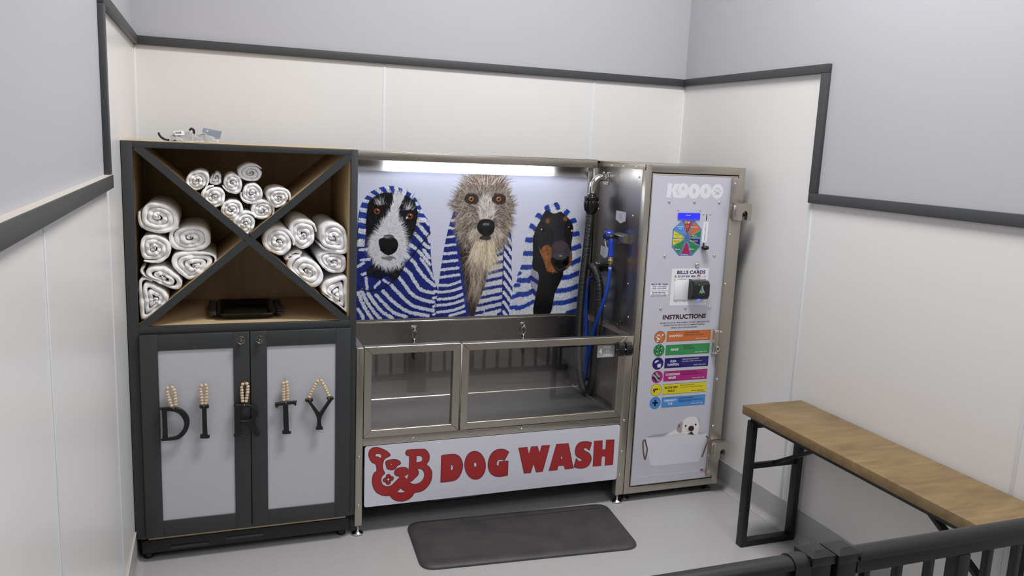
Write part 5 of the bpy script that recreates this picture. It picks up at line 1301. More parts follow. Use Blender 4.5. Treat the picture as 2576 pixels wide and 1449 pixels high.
for i in (1, 2, 3):
    c = kc[i]; h = [(c[0]+.0095*math.cos(a), c[1]+.0145*math.sin(a)) for a in [2*PI*k/18 for k in range(18)]]
    g.flat([(c[0]+.0365*math.cos(a), c[1]-.001+.0395*math.sin(a)) for a in [2*PI*k/32 for k in range(32)]], GY-e*(.8+.3*i), 'faint', [h] if i < 3 else [])
c = kc[3]
g.flat([(c[0]-.013, c[1]-.020), (c[0]-.012, c[1]-.010), (c[0]-.004, c[1]-.002), (c[0]+.005, c[1]-.002), (c[0]+.013, c[1]-.010), (c[0]+.014, c[1]-.020), (c[0]+.005, c[1]-.017), (c[0]-.004, c[1]-.017)], GY-e*3, 'faintgrey')
for dx, dz in ((-.017, .001), (-.006, .013), (.006, .013), (.0165, .001)): g.ellipse(c[0]+dx, c[1]+dz, .0042, .0062, GY-e*3, 'faintgrey', 12)
# selection wheel
oc = A('oct'); cc0 = P1('octc'); g.flat(oc, GY-e, 'oct_blue'); g.ribbon(oc, .0022, GY-e*1.5, 'sky')
seg = A('octseg'); wc = ['stop', 'orange', 'forest', 'indigo', 'forest', 'mag', 'forest', 'yellow', 'yellow', 'sky']
for i in range(10):
    p, q = seg[2*i], seg[2*i+1]; mid = ((p[0]+q[0])/2, (p[1]+q[1])/2); f = .74 if i in (0, 5) else .80
    ap = (mid[0]+(cc0[0]-mid[0])*f, mid[1]+(cc0[1]-mid[1])*f)
    poly = [p, q, (ap[0]+(q[0]-p[0])*.06, ap[1]+(q[1]-p[1])*.06), (ap[0]-(q[0]-p[0])*.06, ap[1]-(q[1]-p[1])*.06)]
    if i in (1, 4, 6, 9):
        if i == 1: ex = [(.3090, 1.5640)]
        poly = poly
    g.flat(poly, GY-e*2, wc[i]); g.ribbon(poly, .0009, GY-e*2.5, 'faint')
    if i not in (0, 5):
        rc = (mid[0]+(cc0[0]-mid[0])*.70, mid[1]+(cc0[1]-mid[1])*.70)
        g.ribbon([(rc[0]+.0052*math.cos(2*PI*k/14), rc[1]+.0052*math.sin(2*PI*k/14)) for k in range(14)], .001, GY-e*3, 'ink')
        T(str(i if i < 5 else i-1), rc[0]-.0014, rc[0]+.0014, rc[1]-.0022, rc[1]+.0022, 'ink')
T('ST', .2495, .2625, 1.5485, 1.5585, 'white', bold=.03); T('P', .2755, .2825, 1.5485, 1.5585, 'white', bold=.03)
g.ellipse(.269, 1.5515, .0042, .0036, GY-e*3, 'white', 12)
for dx, dz in ((-.0046, .0046), (-.0016, .0068), (.0016, .0068), (.0046, .0046)): g.ellipse(.269+dx, 1.5515+dz, .0013, .0018, GY-e*3, 'white', 8)
for k in range(3): T(('PRESS TO STOP', 'AT ANY TIME', 'TIMER RUNS'), .2535, .2785, 0, 0, 'faint') if False else T(('PRESS STOP', 'ANY TIME', 'TO PAUSE')[k], .2560+.002*k, .2760-.002*k, 1.5370-.0062*k, 1.5402-.0062*k, 'faint')
T('Shampoo', .2870, .3330, 1.5260, 1.5335, 'white', bold=.015); T('Rinse', .3040, .3300, 1.4800, 1.4865, 'white', bold=.015)
T('Flea Control', .2900, .3380, 1.4530, 1.4600, 'white', bold=.01); T('Rinse', .2910, .3200, 1.4090, 1.4160, 'white', bold=.015)
T('Conditioner', .2400, .2850, 1.3800, 1.3870, 'white', bold=.015); T('Rinse', .2050, .2330, 1.4080, 1.4150, 'white', bold=.015)
T('Blow Dry', .1920, .2260, 1.4515, 1.4585, 'ink', bold=.015); T('Lo', .2035, .2110, 1.4425, 1.4490, 'ink', bold=.015)
T('Blow Dry', .1940, .2290, 1.4860, 1.4930, 'ink', bold=.015); T('Hi', .2060, .2130, 1.4775, 1.4835, 'ink', bold=.015)
T('Disinfect', .2040, .2440, 1.5285, 1.5365, 'faint', bold=.01); T('Tub', .2145, .2330, 1.5180, 1.5250, 'faint', bold=.01)
# coin label, payment labels
g.flat(A('coin'), GY-e, 'label_white'); co = A('coin'); zt, zb_ = co[0][1]-.006, co[2][1]+.006; word = 'COINS/TOKENS'; st = (zt-zb_)/len(word)
for k, ch in enumerate(word):
    hw = .0008 if ch == 'I' else .0027
    T(ch, .3797-hw, .3797+hw, zt-st*(k+.82), zt-st*(k+.12), 'navy', bold=.008)
g.flat(A('bill'), GY-e, 'label_white')
tt = A('ttxt')
T('BILLS CARDS', tt[0][0], tt[1][0], tt[0][1], tt[0][1]+.0185, 'navy', bold=.035, shear=.04)
T('$1 $5 $10 $20', tt[2][0], tt[3][0], tt[2][1]-.002, tt[2][1]+.0105, 'navy', bold=.02)
T('VISA', tt[4][0]+.001, tt[5][0], tt[4][1]-.0005, tt[4][1]+.0100, 'navy', bold=.03, shear=.3)
g.ellipse(tt[6][0]-.005, tt[6][1]+.001, .0062, .0062, GY-e*3, 'stop', 16); g.ellipse(tt[6][0]+.005, tt[6][1]+.001, .0062, .0062, GY-e*3.4, 'orange', 16)
T('MasterCard', tt[6][0]-.009, tt[6][0]+.009, tt[6][1]-.0005, tt[6][1]+.0028, 'white', 5); T('pay', tt[7][0]-.016, tt[7][0]-.006, tt[7][1]-.002, tt[7][1]+.003, 'grey'); T('pass', tt[7][0]-.004, tt[7][0]+.011, tt[7][1]-.004, tt[7][1]+.002, 'grey', bold=.03)
g.ribbon(rrect(tt[8][0]-.010, tt[8][0]+.010, tt[8][1]-.006, tt[8][1]+.006, .003), .0007, GY-e*3, 'faintgrey')
for k in range(3): g.ribbon([(tt[8][0]+.001+.0028*k-.001*abs(j-2), tt[8][1]+(j-2)*.0013) for j in range(5)], .0009, GY-e*3, 'grey', False)
g.ellipse(tt[8][0]-.0035, tt[8][1], .0032, .0016, GY-e*3, 'grey', 10)
T('No Change Given', tt[9][0]-.0235, tt[9][0]+.0285, tt[9][1]-.0028, tt[9][1]+.0028, 'ink', bold=.01)
pr = A('price'); g.flat(pr, GY-e, 'label_white'); px0, px1, pz1 = .0745, .1770, 1.2300
T('PRICE PER WASH', px0, px1, pz1-.0105, pz1, 'navy', bold=.03)
T('CASH   $10=10 MINS', px0+.008, px1-.010, pz1-.0215, pz1-.0150, 'navy', bold=.02); T('CARD   $10=10 MINS', px0+.008, px1-.010, pz1-.0315, pz1-.0250, 'navy', bold=.02)
T('TOP UP AT ANY TIME DURING CYCLE', px0, px1, pz1-.0425, pz1-.0390, 'maroon', bold=.01)
T('BONUS TIME WITH', px0+.010, px1-.014, pz1-.0530, pz1-.0470, 'navy', bold=.03); T('CASH TOP UP $1=1 MIN', px0+.005, px1-.008, pz1-.0615, pz1-.0565, 'navy', bold=.02); T('CARD TOP UP $4=4 MINS', px0+.003, px1-.008, pz1-.0705, pz1-.0655, 'navy', bold=.02)
# instructions
i4 = A('inst'); T('INSTRUCTIONS', i4[0][0]+.002, i4[1][0], 1.0310, 1.0570, 'maroon', bold=.035, shear=.05)
for s, (xa, xb), z in (('\u2022 SECURE DOG IN TUB \u2022 MAKE PAYMENT TO START \u2022 MAKE SELECTION', (.1411, .4543), 1.0118), ('\u2022 PRESS BUTTON ON TOP OF GUN TO COMMENCE WASHING', (.1628, .4261), .9985), ('\u2022 RINSE & CLEAN TUB WHEN FINISHED', (.2115, .3796), .9840)):
    T(s, xa, xb, z-.0036, z+.0036, 'ink', bold=.006)
ROWS = [('orange', ['SHAMPOO'], 'white', ('GENTLE SHAMPOO RINSE', 'WORK THROUGH COAT BY HAND'), 'maroon', 'APPROX TIME 3-4 MIN', 'white'),
        ('green', ['RINSE'], 'white', ('RINSE WATER', 'USE AS REQUIRED'), 'ink', 'APPROX TIME 1-2 MIN', 'white'),
        ('navy', ['FLEA', 'CONTROL'], 'white', ('RINSE FOR FLEA CONTROL', '(NATURAL HERBAL REPELLANT)'), 'white', 'APPROX TIME 30 SEC', 'white'),
        ('pink', ['CONDITION', 'RINSE'], 'white', ('GENTLE CONDITIONER AND', 'CONDITIONER FOR A SMOOTH COAT'), 'maroon', 'APPROX TIME 1-2 MIN', 'white'),
        ('yellow', ['BLOW DRY', 'HI-LO'], 'ink', ("BLOW DRY DOG'S COAT", '(USE TOWEL TO AID WITH DRYING)'), 'ink', 'APPROX TIME 5 MIN', 'ink'),
        ('sky', ['DISINFECT', 'TUB'], 'white', ('REMOVE DOG FROM TUB', 'RINSE OUT TUB FOR HYGIENIC CLEAN', '(ANY SMALL DRIPS TOO)'), 'ink', 'APPROX TIME 1 MIN', 'white')]
for i, (mc, ti, tcol, ln, lc, ap, ac) in enumerate(ROWS):
    c = P1('bc%d' % i); r = .0335; q = A('br%d' % i); x0 = (q[0][0]+q[3][0])/2; x1 = (q[1][0]+q[2][0])/2; z1 = (q[0][1]+q[1][1])/2; z0 = (q[2][1]+q[3][1])/2
    g.ellipse(c[0], c[1], r, r, GY-e, mc, 32); g.ribbon([(c[0]+r*math.cos(2*PI*k/32), c[1]+r*math.sin(2*PI*k/32)) for k in range(32)], .0014, GY-e*1.5, 'ink')
    g.rect(x0, x1, z0, z1, GY-e, mc); g.ribbon([(x0, z0), (x1, z0), (x1, z1), (x0, z1)], .0014, GY-e*1.5, 'ink')
    zc = (z0+z1)/2; cx = x0+(.0565 if len(ti) == 1 else .0545); hh = .0064
    for k, s in enumerate(ti):
        w = {'SHAMPOO': .041, 'RINSE': .0235, 'FLEA': .019, 'CONTROL': .037, 'CONDITION': .0445, 'BLOW DRY': .0405, 'HI-LO': .0205, 'DISINFECT': .0395, 'TUB': .0147}[s]; zz = zc+(.0095 if k == 0 else -.0095) if len(ti) == 2 else zc+.002
        T(s, cx-w, cx+w, zz-hh, zz+hh, tcol, bold=.035)
    for k, s in enumerate(ln):
        w = .0048*len(s); zz = z1-.0105-.0128*k
        if k == 2: zz = z1-.0305; w *= .8
        T(s, x0+.110, min(x0+.110+w, x1-.008), zz-.0030, zz+.0034, lc, bold=.008)
    T(ap, x1-.094, x1-.016, z0+.0075, z0+.0130, ac, bold=.015)
    Z = GY-e*3
    if i == 0:
        for dx, dz, rr in ((-.013, .010, .0052), (-.006, .011, .0060), (.016, .012, .0062), (-.021, .002, .0044), (.006, .002, .0040), (-.011, -.007, .0072), (-.002, -.012, .0054), (-.012, -.022, .0064), (.012, -.010, .0026), (.004, .020, .0016)):
            g.ellipse(c[0]+dx+.0012, c[1]+dz-.0012, rr, rr, GY-e*2, 'ink', 14); g.ellipse(c[0]+dx, c[1]+dz, rr*.92, rr*.92, Z, 'white', 14)
    if i == 1:
        rg = random.Random(2)
        for dx, dz in ((-.011, .006), (.013, .014), (.010, -.010), (-.012, -.014)):
            g.flat([(c[0]+dx-.006, c[1]+dz+.010), (c[0]+dx+.005, c[1]+dz+.004), (c[0]+dx+.006, c[1]+dz-.003), (c[0]+dx, c[1]+dz-.007), (c[0]+dx-.006, c[1]+dz-.003)], GY-e*2, 'ink'); g.ellipse(c[0]+dx, c[1]+dz-.001, .0032, .0042, Z, 'white', 10)
        for _ in range(30):
            a, d = rg.random()*6.28, .029*rg.random()**.5; g.ellipse(c[0]+d*math.cos(a), c[1]+d*math.sin(a), .0016, .0022, GY-e*2, 'ink', 6)
    if i == 2:
        g.flat([(c[0]-.021, c[1]+.008), (c[0]-.016, c[1]+.015), (c[0]-.006, c[1]+.019), (c[0]+.002, c[1]+.019), (c[0]+.004, c[1]+.010), (c[0]-.002, c[1]+.014), (c[0]-.006, c[1]+.008), (c[0]-.014, c[1]+.004), (c[0]-.020, c[1]+.003)], Z, 'faint')
        g.ellipse(c[0]+.009, c[1]-.012, .011, .0105, Z, 'faint', 9)
        for a in (.5, 1.2, 2.4, 3.1, 4.0, 5.4): g.ribbon([(c[0]+.009+.009*math.cos(a), c[1]-.012+.009*math.sin(a)), (c[0]+.009+.017*math.cos(a), c[1]-.012+.017*math.sin(a))], .0018, Z, 'faint', False)
    if i == 3:
        for off, cl in ((.012, 'ink'), (.0, 'grey'), (-.012, 'ink'), (.021, 'grey')):
            P = [(c[0]-.028+.009*k, c[1]+off*1.1+.012-.0068*k+.004*math.sin(k*1.2)) for k in range(6)]
            P = [p for p in P if math.hypot(p[0]-c[0], p[1]-c[1]) < .031]
            if len(P) > 1: g.ribbon([(v.x, v.y) for v in spline([(p[0], p[1], 0) for p in P], 4)], .0105, GY-e*(2+.3*(cl == 'grey')), cl, False)
    if i == 4:
        g.flat([(c[0]-.018, c[1]+.007), (c[0]+.012, c[1]+.0075), (c[0]+.012, c[1]+.0005), (c[0]-.006, c[1]-.0005), (c[0]-.008, c[1]-.010), (c[0]-.012, c[1]-.018), (c[0]-.015, c[1]-.008), (c[0]-.021, c[1]-.002)], GY-e*2, 'ink'); g.ellipse(c[0]-.013, c[1]+.002, .0035, .0035, Z, 'grey', 10)
        for dz in (.009, -.0): g.ribbon([(c[0]+.016, c[1]+.004), (c[0]+.022, c[1]+dz)], .0012, Z, 'ink', False)
    if i == 5:
        g.rect(c[0]-.0165, c[0]+.0165, c[1]-.0052, c[1]+.0052, Z, 'ink'); g.rect(c[0]-.0052, c[0]+.0052, c[1]-.0185, c[1]+.0185, Z*1.00001, 'ink')
u = A('pp_url'); T('www.k9000dogwashusa.com', u[0][0]-.002, u[1][0], u[0][1]-.006, u[0][1]+.0115, 'faint', bold=.012)
f = A('pp_flag'); fx0, fx1, fz0, fz1 = f[0][0], f[1][0], f[2][1], f[0][1]
for k in range(9): g.rect(fx0, fx1, fz0+(fz1-fz0)*k/9, fz0+(fz1-fz0)*(k+1)/9, GY-e*2, 'stop' if k % 2 == 0 else 'white')
g.rect(fx0, fx0+(fx1-fx0)*.44, fz0+(fz1-fz0)*4/9, fz1, GY-e*3, 'navy')
for k in range(9): g.ellipse(fx0+.0022+.0042*(k % 3), fz1-.0022-.0028*(k//3), .0008, .0008, GY-e*4, 'white', 6)
g.build('graphic_panel', dr)['label'] = 'glossy white instruction panel with coloured banners'
pp = paint_puppy().mesh('puppy_print', GY-.0002, 'pupprint', dr); pp['label'] = 'printed white puppy sitting in a white tub with rope handles'
# door hardware
screws('door_screw', dr, [(x, GY-.0002, z) for x, z in A('scrC')+A('scrB')[:3]], (0, -1, 0), .0075)
screws('door_screw', dr, [(x, GY-.0002, z) for x, z in A('scrB')[3:]], (0, -1, 0), .0046)
screws('door_screw', dr, [(x, GY-.001, z) for x, z in A('bscr')], (0, -1, 0), .0042)
b = MB(); x, z = P1('lock'); b.lathe([(.0125, 0), (.0125, .005), (.010, .009), (.007, .0095), (.0065, .007), (.003, .0072), (.001, .009)], (x, GY, z), (0, -1, 0), 'chrome', 20); b.build('door_lock', dr)
b = MB(); b.prism(rrect(.2035, .3355, 1.5705, 1.6035, .003), GY-.004, GY, 'lcd')
b.text('K9000', .2490, .2770, 1.5900, 1.5955, GY-.0045, 'lcdtext'); b.ribbon(rrect(.2025, .3365, 1.5695, 1.6045, .004), .0022, GY-.0042, 'oct_blue'); b.build('display', dr)['label'] = 'lit blue display'
b = MB(); x, z = A('slot')[0]; b.box(x-.0022, x+.0022, GY-.0012, GY, 1.5670, 1.5980, 'ink'); b.build('coin_slot', dr)
b = MB(); b.box(.3715, .3755, GY-.010, GY, 1.425, 1.446, 'gloss', .001); b.lathe([(.003, 0), (.016, .004), (.0205, .010), (.0205, .016), (.017, .022), (.004, .024)], (.3745, GY-.020, 1.4085), (0, 0, 1), 'gloss', 20)
b.box(.366, .382, GY-.02, GY, 1.410, 1.420, 'gloss', .002); b.build('coin_return', dr)
sl = A('bslot'); b = MB(); b.box(sl[0][0], sl[1][0], GY-.004, GY, sl[2][1], sl[0][1], 'label_white', .001); b.ribbon([sl[0], sl[1], sl[2], sl[3]][::-1], .001, GY-.0045, 'grey'); b.box(sl[1][0]-.003, sl[1][0], GY-.0046, GY-.0042, sl[2][1]+.004, sl[0][1]-.004, 'grey'); b.build('note_slot_cover', dr)
b = MB(); rx0, rx1, rz0, rz1 = .3015, .4040, 1.1385, 1.2470
b.prism([(GY, rz1), (GY-.036, rz1-.004), (GY-.052, rz1-.020), (GY-.054, rz0+.030), (GY-.044, rz0+.010), (GY-.020, rz0), (GY, rz0)], rx0, rx1, 'gloss', ax='x', bev=.006)
rd = b.build('card_reader', dr, recalc=True)
b = MB(); y = GY-.0548
b.rect(.332, .3365, 1.2240, 1.2268, y, 'led_green')
for k in range(3): b.rect(.345+.010*k, .348+.010*k, 1.2246, 1.2262, y, 'grey')
b.ribbon([(.3440, 1.1945), (.3660, 1.1945), (.3550, 1.2145)], .0020, y, 'led_cyan'); b.rect(.354, .356, 1.1985, 1.2075, y, 'led_green'); b.ellipse(.355, 1.1965, .0010, .0010, y, 'led_green', 8)
b.rect(.340, .372, 1.1870, 1.1892, y, 'led_cyan'); b.text('NOTE', .349, .363, 1.2165, 1.2195, y, 'led_cyan')
for x in (.338, .355, .372): b.ellipse(x, 1.1790, .0019, .0019, y, 'lcdtext' if x == .355 else 'grey', 8)
b.build('reader_screen', rd)['label'] = 'lit card reader icons'
b = MB(); b.lathe([(.013, 0), (.013, .004), (.004, .006)], (.347, GY-.037, 1.1425), (0, -.6, -1), 'led_blue', 16); b.build('card_slot_light', rd)
# hinge cover strip, lock boxes, handle
b = MB()
for z0, z1 in ((1.664, 1.7945), (.3285, 1.5705), (.115, .2345)): b.box(.5165, .5885, -.0215, -.0028, z0, z1, 'steel', .0012)
for z0, z1 in ((1.5705, 1.664), (.2345, .3285)): b.box(.5165, .5575, -.0185, -.0028, z0, z1, 'steel', .001)
b.build('cover_strip', dr)
screws('strip_screw', dr, [(x, -.0214, z) for k in ('scrS', 'scrS2') for x, z in A(k)], (0, -1, 0), .0072)
for z1, z0 in ((1.6645, 1.5735), (.3270, .2345)):
    b = MB(); xa, xb, xm = .5270, .6140, .5735
    nt = [(xm+.016*math.cos(a), z0+.036+.016*math.sin(a)) for a in [PI*i/10 for i in range(11)]]
    b.prism([(xa, z0), (xa, z1), (xb, z1), (xb, z0), (xm+.017, z0)]+nt+[(xm-.017, z0)], -.0730, -.0700, 'steel')
    b.box(xa, xa+.003, -.070, -.018, z0, z1, 'steel', .0006); b.box(xa+.003, xb, -.070, -.018, z1-.003, z1, 'steel', .0006); b.box(xb-.003, xb, -.070, -.018, z0, z1-.003, 'steel', .0006)
    b.cyl((xm, -.06, z0+.030), (xm, -.02, z0+.030), .010, 'gap', 14)
    b.tube([(xa-.004, -.045, z0+.02), (xa-.004, -.045, z1-.01)], .002, 'chrome', 8)
    b.build('lock_box', dr, recalc=True)
b = MB(); b.box(.4800, .5080, -.034, -.0056, .830, .968, 'chrome', .004, 3); b.box(.4845, .5040, -.0362, -.034, .842, .958, 'steel', .001)
b.tube([(.5020+.007*math.cos(a), -.040, .862+.013*math.sin(a)) for a in [2*PI*k/16 for k in range(16)]], .0032, 'chrome', 8, closed=True); b.ball((.5020, -.037, .862), .005, .004, .009, 'gap', 10, 6); b.build('handle', dr)

# ------------------------------------------------------------------ dryer hose
HB = Vector((-.083, .45, 1.56))
t = thing('dryer_hose', 'thick black corrugated hose looping down into the tub from a steel elbow', 'hose', (-.085, .42, .495))
b = MB(); el = [(-.0005, .450, 1.7585), (-.020, .450, 1.7585)]
for i in range(11):
    a = PI/2*i/10; el.append((-.026-.056*math.sin(a), .450, 1.7025+.056*math.cos(a)))
el += [(-.082, .450, 1.64)]
b.tube(el, .0218, 'chrome', 22); b.prism(rrect(.412, .488, 1.7205, 1.7965, .014), -.0035, -.0002, 'chrome', ax='x')
for y, z in ((.475, 1.785), (.425, 1.785), (.475, 1.732), (.425, 1.732)): b.screw((-.0035, y, z), (-1, 0, 0), .006)
b.screw((-.105, .45, 1.664), (-1, 0, 0), .005); b.build('elbow_pipe', t, recalc=False)
b = MB(); b.lathe([(.024, 1.652), (.040, 1.652), (.042, 1.648), (.042, 1.634), (.0395, 1.630), (.0385, 1.60), (.032, 1.570), (.0275, 1.556), (.022, 1.556)], (-.083, .45, 0), (0, 0, 1), 'gloss', 30)
for k in range(14):
    a = 2*PI*k/14; c, s_ = math.cos(a), math.sin(a); b.tube([(-.083+.0400*c, .45+.0400*s_, 1.628), (-.083+.0395*c, .45+.0395*s_, 1.60), (-.083+.033*c, .45+.033*s_, 1.570)], .0030, 'gloss', 6)
b.build('cuff', t)
path = [(-.083, .45, 1.575), (-.088, .45, 1.48), (-.098, .45, 1.325), (-.108, .45, 1.17), (-.113, .45, 1.0), (-.112, .448, .85), (-.108, .437, .70), (-.101, .418, .60), (-.088, .395, .538), (-.072, .368, .532), (-.060, .350, .59), (-.056, .340, .68), (-.056, .332, .80), (-.054, .328, .93), (-.055, .328, 1.08), (-.058, .336, 1.16), (-.066, .360, 1.222), (-.066, .405, 1.250), (-.052, .450, 1.2475), (-.030, .478, 1.242)]
pp_ = resample(spline(path, 14), .0016)
b = MB(); N = len(pp_); b.tube(pp_, .02, 'hose', 16, rfun=lambda u: .0222+.0011*math.sin(u*N*.0016/.0068*2*PI)); b.build('corrugated_hose', t)
b = MB(); b.tube(spline([(-.066, .405, 1.250), (-.052, .450, 1.2475), (-.030, .478, 1.242), (-.0006, .500, 1.238)], 6), .0262, 'black', 18); b.lathe([(.032, 0), (.034, .004), (.030, .010)], (-.0003, .500, 1.238), (-1, .2, 0), 'chrome', 20); b.build('wall_collar', t)
# ------------------------------------------------------------------ water hose with spray gun
t = thing('spray_hose', 'blue spray gun on a blue water hose hanging at the kiosk side', 'spray hose', (-.07, .24, .56))
b = MB(); bp_ = [(-.06, .216, 1.293), (-.061, .215, 1.253), (-.070, .220, 1.145), (-.085, .253, 1.025), (-.092, .312, .879), (-.092, .350, .745), (-.088, .380, .63), (-.080, .412, .585), (-.068, .455, .590), (-.061, .470, .640), (-.060, .447, .754), (-.060, .462, .843), (-.060, .482, .995), (-.056, .494, 1.10), (-.036, .520, 1.16), (-.0008, .535, 1.175)]
b.tube(spline(bp_, 10), .0103, 'blue', 14); b.build('water_hose', t)
b = MB(); b.lathe([(.0135, 1.326), (.0150, 1.322), (.0150, 1.312), (.0118, 1.310), (.0118, 1.303), (.0095, 1.300)], (-.06, .216, 0), (0, 0, 1), 'brass', 8, False); b.lathe([(.0112, 1.343), (.0125, 1.340), (.0125, 1.330), (.011, 1.326)], (-.06, .216, 0), (0, 0, 1), 'chrome', 16); b.lathe([(.0108, 1.283), (.0118, 1.281), (.0118, 1.273), (.0108, 1.271)], (-.0605, .215, 0), (0, 0, 1), 'chrome', 16); b.build('hose_fitting', t)
b = MB(); b.tube(spline([(-.058, .240, 1.448), (-.060, .226, 1.428), (-.060, .220, 1.40), (-.060, .218, 1.37), (-.060, .216, 1.342)], 6), .0165, 'gun', 18, rfun=lambda u: .0175-.0030*math.sin(u*PI)+.0012*u)
hd_o = Vector((-.060, .252, 1.456)); hd_a = (-.62, .70, .05)
b.lathe([(.001, -.026), (.012, -.0245), (.021, -.019), (.0265, -.010), (.0290, .002), (.0295, .012)], hd_o, hd_a, 'gun', 24); b.lathe([(.0295, .0122), (.0315, .013), (.0315, .022), (.027, .025), (.004, .026)], hd_o, hd_a, 'black', 24); b.build('spray_gun', t)
b = MB(); b.tube(spline([(-.052, .256, 1.448), (-.058, .236, 1.450), (-.064, .226, 1.440)], 5), .0192, 'black', 16, rfun=lambda u: .0195-.002*abs(2*u-1)); b.ball((-.060, .232, 1.442), .019, .018, .014, 'black', 14, 8); b.build('gun_collar', t)
b = MB(); b.tube(spline([(-.078, .262, 1.444), (-.084, .250, 1.428), (-.084, .240, 1.405), (-.080, .234, 1.392)], 5), .0032, 'chrome', 10); b.build('trigger', t)

# ------------------------------------------------------------------ floor mat
b = MB(); cn = [(-1.206, .052), (-.106, .002), (-.160, -.492), (-1.236, -.412)]
def rounded(cn, r, n=6):
    out = []; k = len(cn)
    for i in range(k):
        a, c, d = Vector(cn[i-1]), Vector(cn[i]), Vector(cn[(i+1) % k]); e1 = (a-c).normalized(); e2 = (d-c).normalized()
        p, q = c+e1*r, c+e2*r
        for j in range(n+1):
            u = j/n; out.append(tuple((1-u)**2*p+2*u*(1-u)*c+u*u*q))
    return out
o0 = rounded(cn, .075); rings = []
for ins, z in ((0, .0008), (0, .006), (.003, .0115), (.030, .0165), (.036, .0168), (.045, .0155), (.06, .0155)): rings.append([(p[0], p[1], z) for p in (_inset(o0, ins) if ins else o0)])
n = len(o0); b.grid([[rings[k][i] for k in range(len(rings))] for i in range(n)], 'rubber', closed_u=True)
b.add(rings[-1], [list(range(n))], 'rubber'); b.add(rings[0], [list(range(n))[::-1]], 'rubber')
tag(b.build('floor_mat', recalc=True), 'dark rubber anti fatigue mat with rounded corners on the floor before the tub', 'mat')

# ------------------------------------------------------------------ bench
bx0, bx1, by0, by1 = .314, .664, -1.872, -.549
t = thing('wooden_bench', 'long brown wooden bench on black steel frames along the right wall', 'bench', ((bx0+bx1)/2, (by0+by1)/2, 0))
MB().box(bx0, bx1, by0, by1, .676, .720, 'bench', .0025).build('seat_board', t)
b = MB(); b.box(bx0+.028, bx0+.052, by0+.06, by1-.035, .650, .6755, 'blackmetal', .001); b.box(bx1-.060, bx1-.036, by0+.06, by1-.035, .650, .6755, 'blackmetal', .001); b.build('rail', t)
for ya, sg in ((by1-.045, -1), (by1-1.233, 1)):
    y0, y1 = ya-.022, ya+.022; b = MB(); w = .030; lx0, lx1 = .334, .658
    b.box(lx0, lx0+w, y0, y1, .001, .6495, 'blackmetal', .0015); b.box(lx1-w, lx1, y0, y1, .001, .6495, 'blackmetal', .0015)
    b.box(lx0+w, lx1-w, y0, y1, .001, .031, 'blackmetal', .0015); b.box(lx0+w, lx1-w, y0, y1, .620, .6495, 'blackmetal', .0015)
    b.box(lx0+w, lx1-w, ya-.010, ya+.010, .405, .432, 'blackmetal', .0015); b.build('leg', t)
    b = MB(); xm = .502
    p = Vector((xm, ya+sg*.004, .425)); q = Vector((xm, ya+sg*.36, .640)); d = (q-p).normalized(); sd = Vector((1, 0, 0)); up = d.cross(sd)
    vs = []
    for c in (p, q):
        for a, h in ((-.016, -.008), (.016, -.008), (.016, .008), (-.016, .008)): vs.append(c+sd*a+up*h)
    b.add(vs, [[0, 1, 2, 3], [7, 6, 5, 4], [0, 4, 5, 1], [1, 5, 6, 2], [2, 6, 7, 3], [3, 7, 4, 0]], 'blackmetal'); b.build('brace', t, recalc=True)

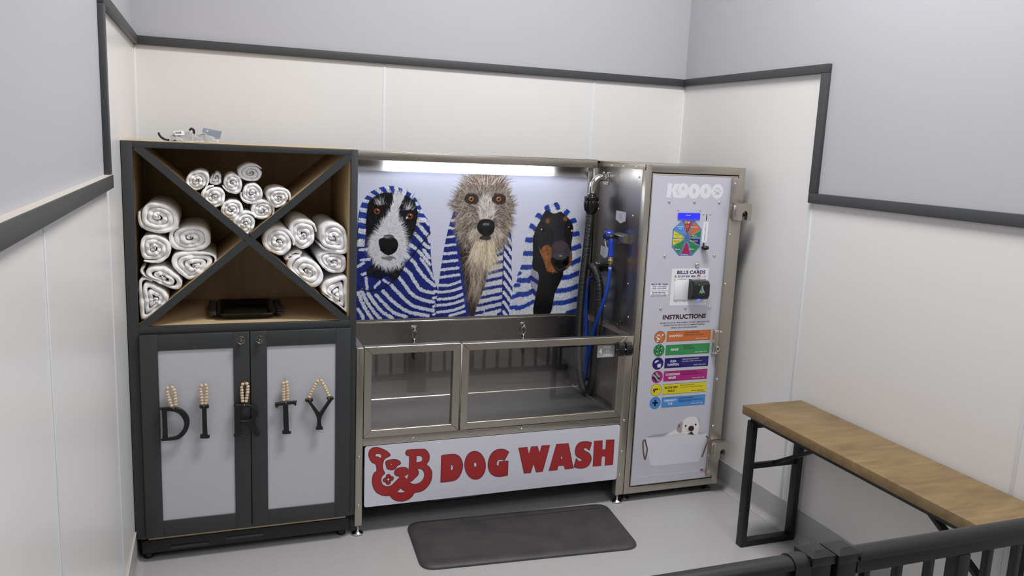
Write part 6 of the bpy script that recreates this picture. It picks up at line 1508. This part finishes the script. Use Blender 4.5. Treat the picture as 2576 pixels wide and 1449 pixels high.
# ------------------------------------------------------------------ fence and gate in front
FZ = .936
def post(t, x, y, zt=.940, w=.030):
    b = MB(); b.box(x-w, x+w, y-w, y+w, .001, zt-.022, 'fence', .002); b.build('post', t)
    b = MB(); c = w+.006
    b.box(x-c, x+c, y-c, y+c, zt-.030, zt-.006, 'fence', .0012); h = .011
    vs = [(x-c, y-c, zt-.006), (x+c, y-c, zt-.006), (x+c, y+c, zt-.006), (x-c, y+c, zt-.006), (x-c*.5, y-c*.5, zt-.006+h), (x+c*.45, y-c*.45, zt-.006+h), (x+c*.45, y+c*.45, zt-.006+h), (x-c*.45, y+c*.45, zt-.006+h)]
    b.add(vs, [[0, 1, 5, 4], [1, 2, 6, 5], [2, 3, 7, 6], [3, 0, 4, 7], [4, 5, 6, 7]], 'fence'); b.build('post_cap', t)
def halfround(b, x0, x1, y, z, r, h):
    P = [[(x, y+r*math.cos(PI*i/20), z+h*math.sin(PI*i/20)) for x in (x0, x1)] for i in range(21)]
    b.grid(P, 'fence', True)
    for x in (x0, x1): b.add([(x, y+r*math.cos(PI*i/20), z+h*math.sin(PI*i/20)) for i in range(21)], [list(range(21)) if x == x1 else list(range(21))[::-1]], 'fence')
def toprail(t, x0, x1, y, z):
    b = MB(); halfround(b, x0, x1, y, z-.020, .028, .020)
    b.box(x0, x1, y-.028, y+.028, z-.025, z-.020, 'fence'); b.box(x0, x1, y-.020, y+.020, z-.062, z-.025, 'fence', .001); b.build('top_rail', t, recalc=False)
def rails(t, x0, x1, y, bal):
    MB().box(x0, x1, y-.018, y+.018, .10, .145, 'fence', .002).build('bottom_rail', t)
    for x in bal: MB().box(x-.010, x+.010, y-.010, y+.010, .1455, FZ-.0625, 'fence', .001).build('baluster', t)
fy = -2.185
t = thing('fence_section', 'black metal railing section left of the twin posts, in the foreground', 'fence', (-1.55, fy, 0))
post(t, -.671, fy); post(t, -2.40, fy)
toprail(t, -2.37, -.7015, fy, FZ-.006); rails(t, -2.37, -.7015, fy, [-2.30+.1125*i for i in range(15)])
b = MB(); halfround(b, -.752, -.7025, fy, FZ-.026, .031, .0235); b.box(-.752, -.7025, fy-.031, fy+.031, FZ-.075, FZ-.026, 'fence'); b.build('rail_bracket', t)
gy = -2.192
t = thing('fence_gate', 'black metal gate with upright bars right of the twin posts, before the bench', 'gate', (.03, gy, 0))
post(t, -.595, gy); toprail(t, -.5645, .652, gy-.012, FZ+.001)
rails(t, -.5645, .652, gy-.012, [-.519, -.408, -.297, -.080, .031, .142, .253, .364, .475, .586])
MB().box(-.212, -.170, gy-.033, gy+.009, .1455, FZ-.0625, 'fence', .002).build('middle_stile', t)
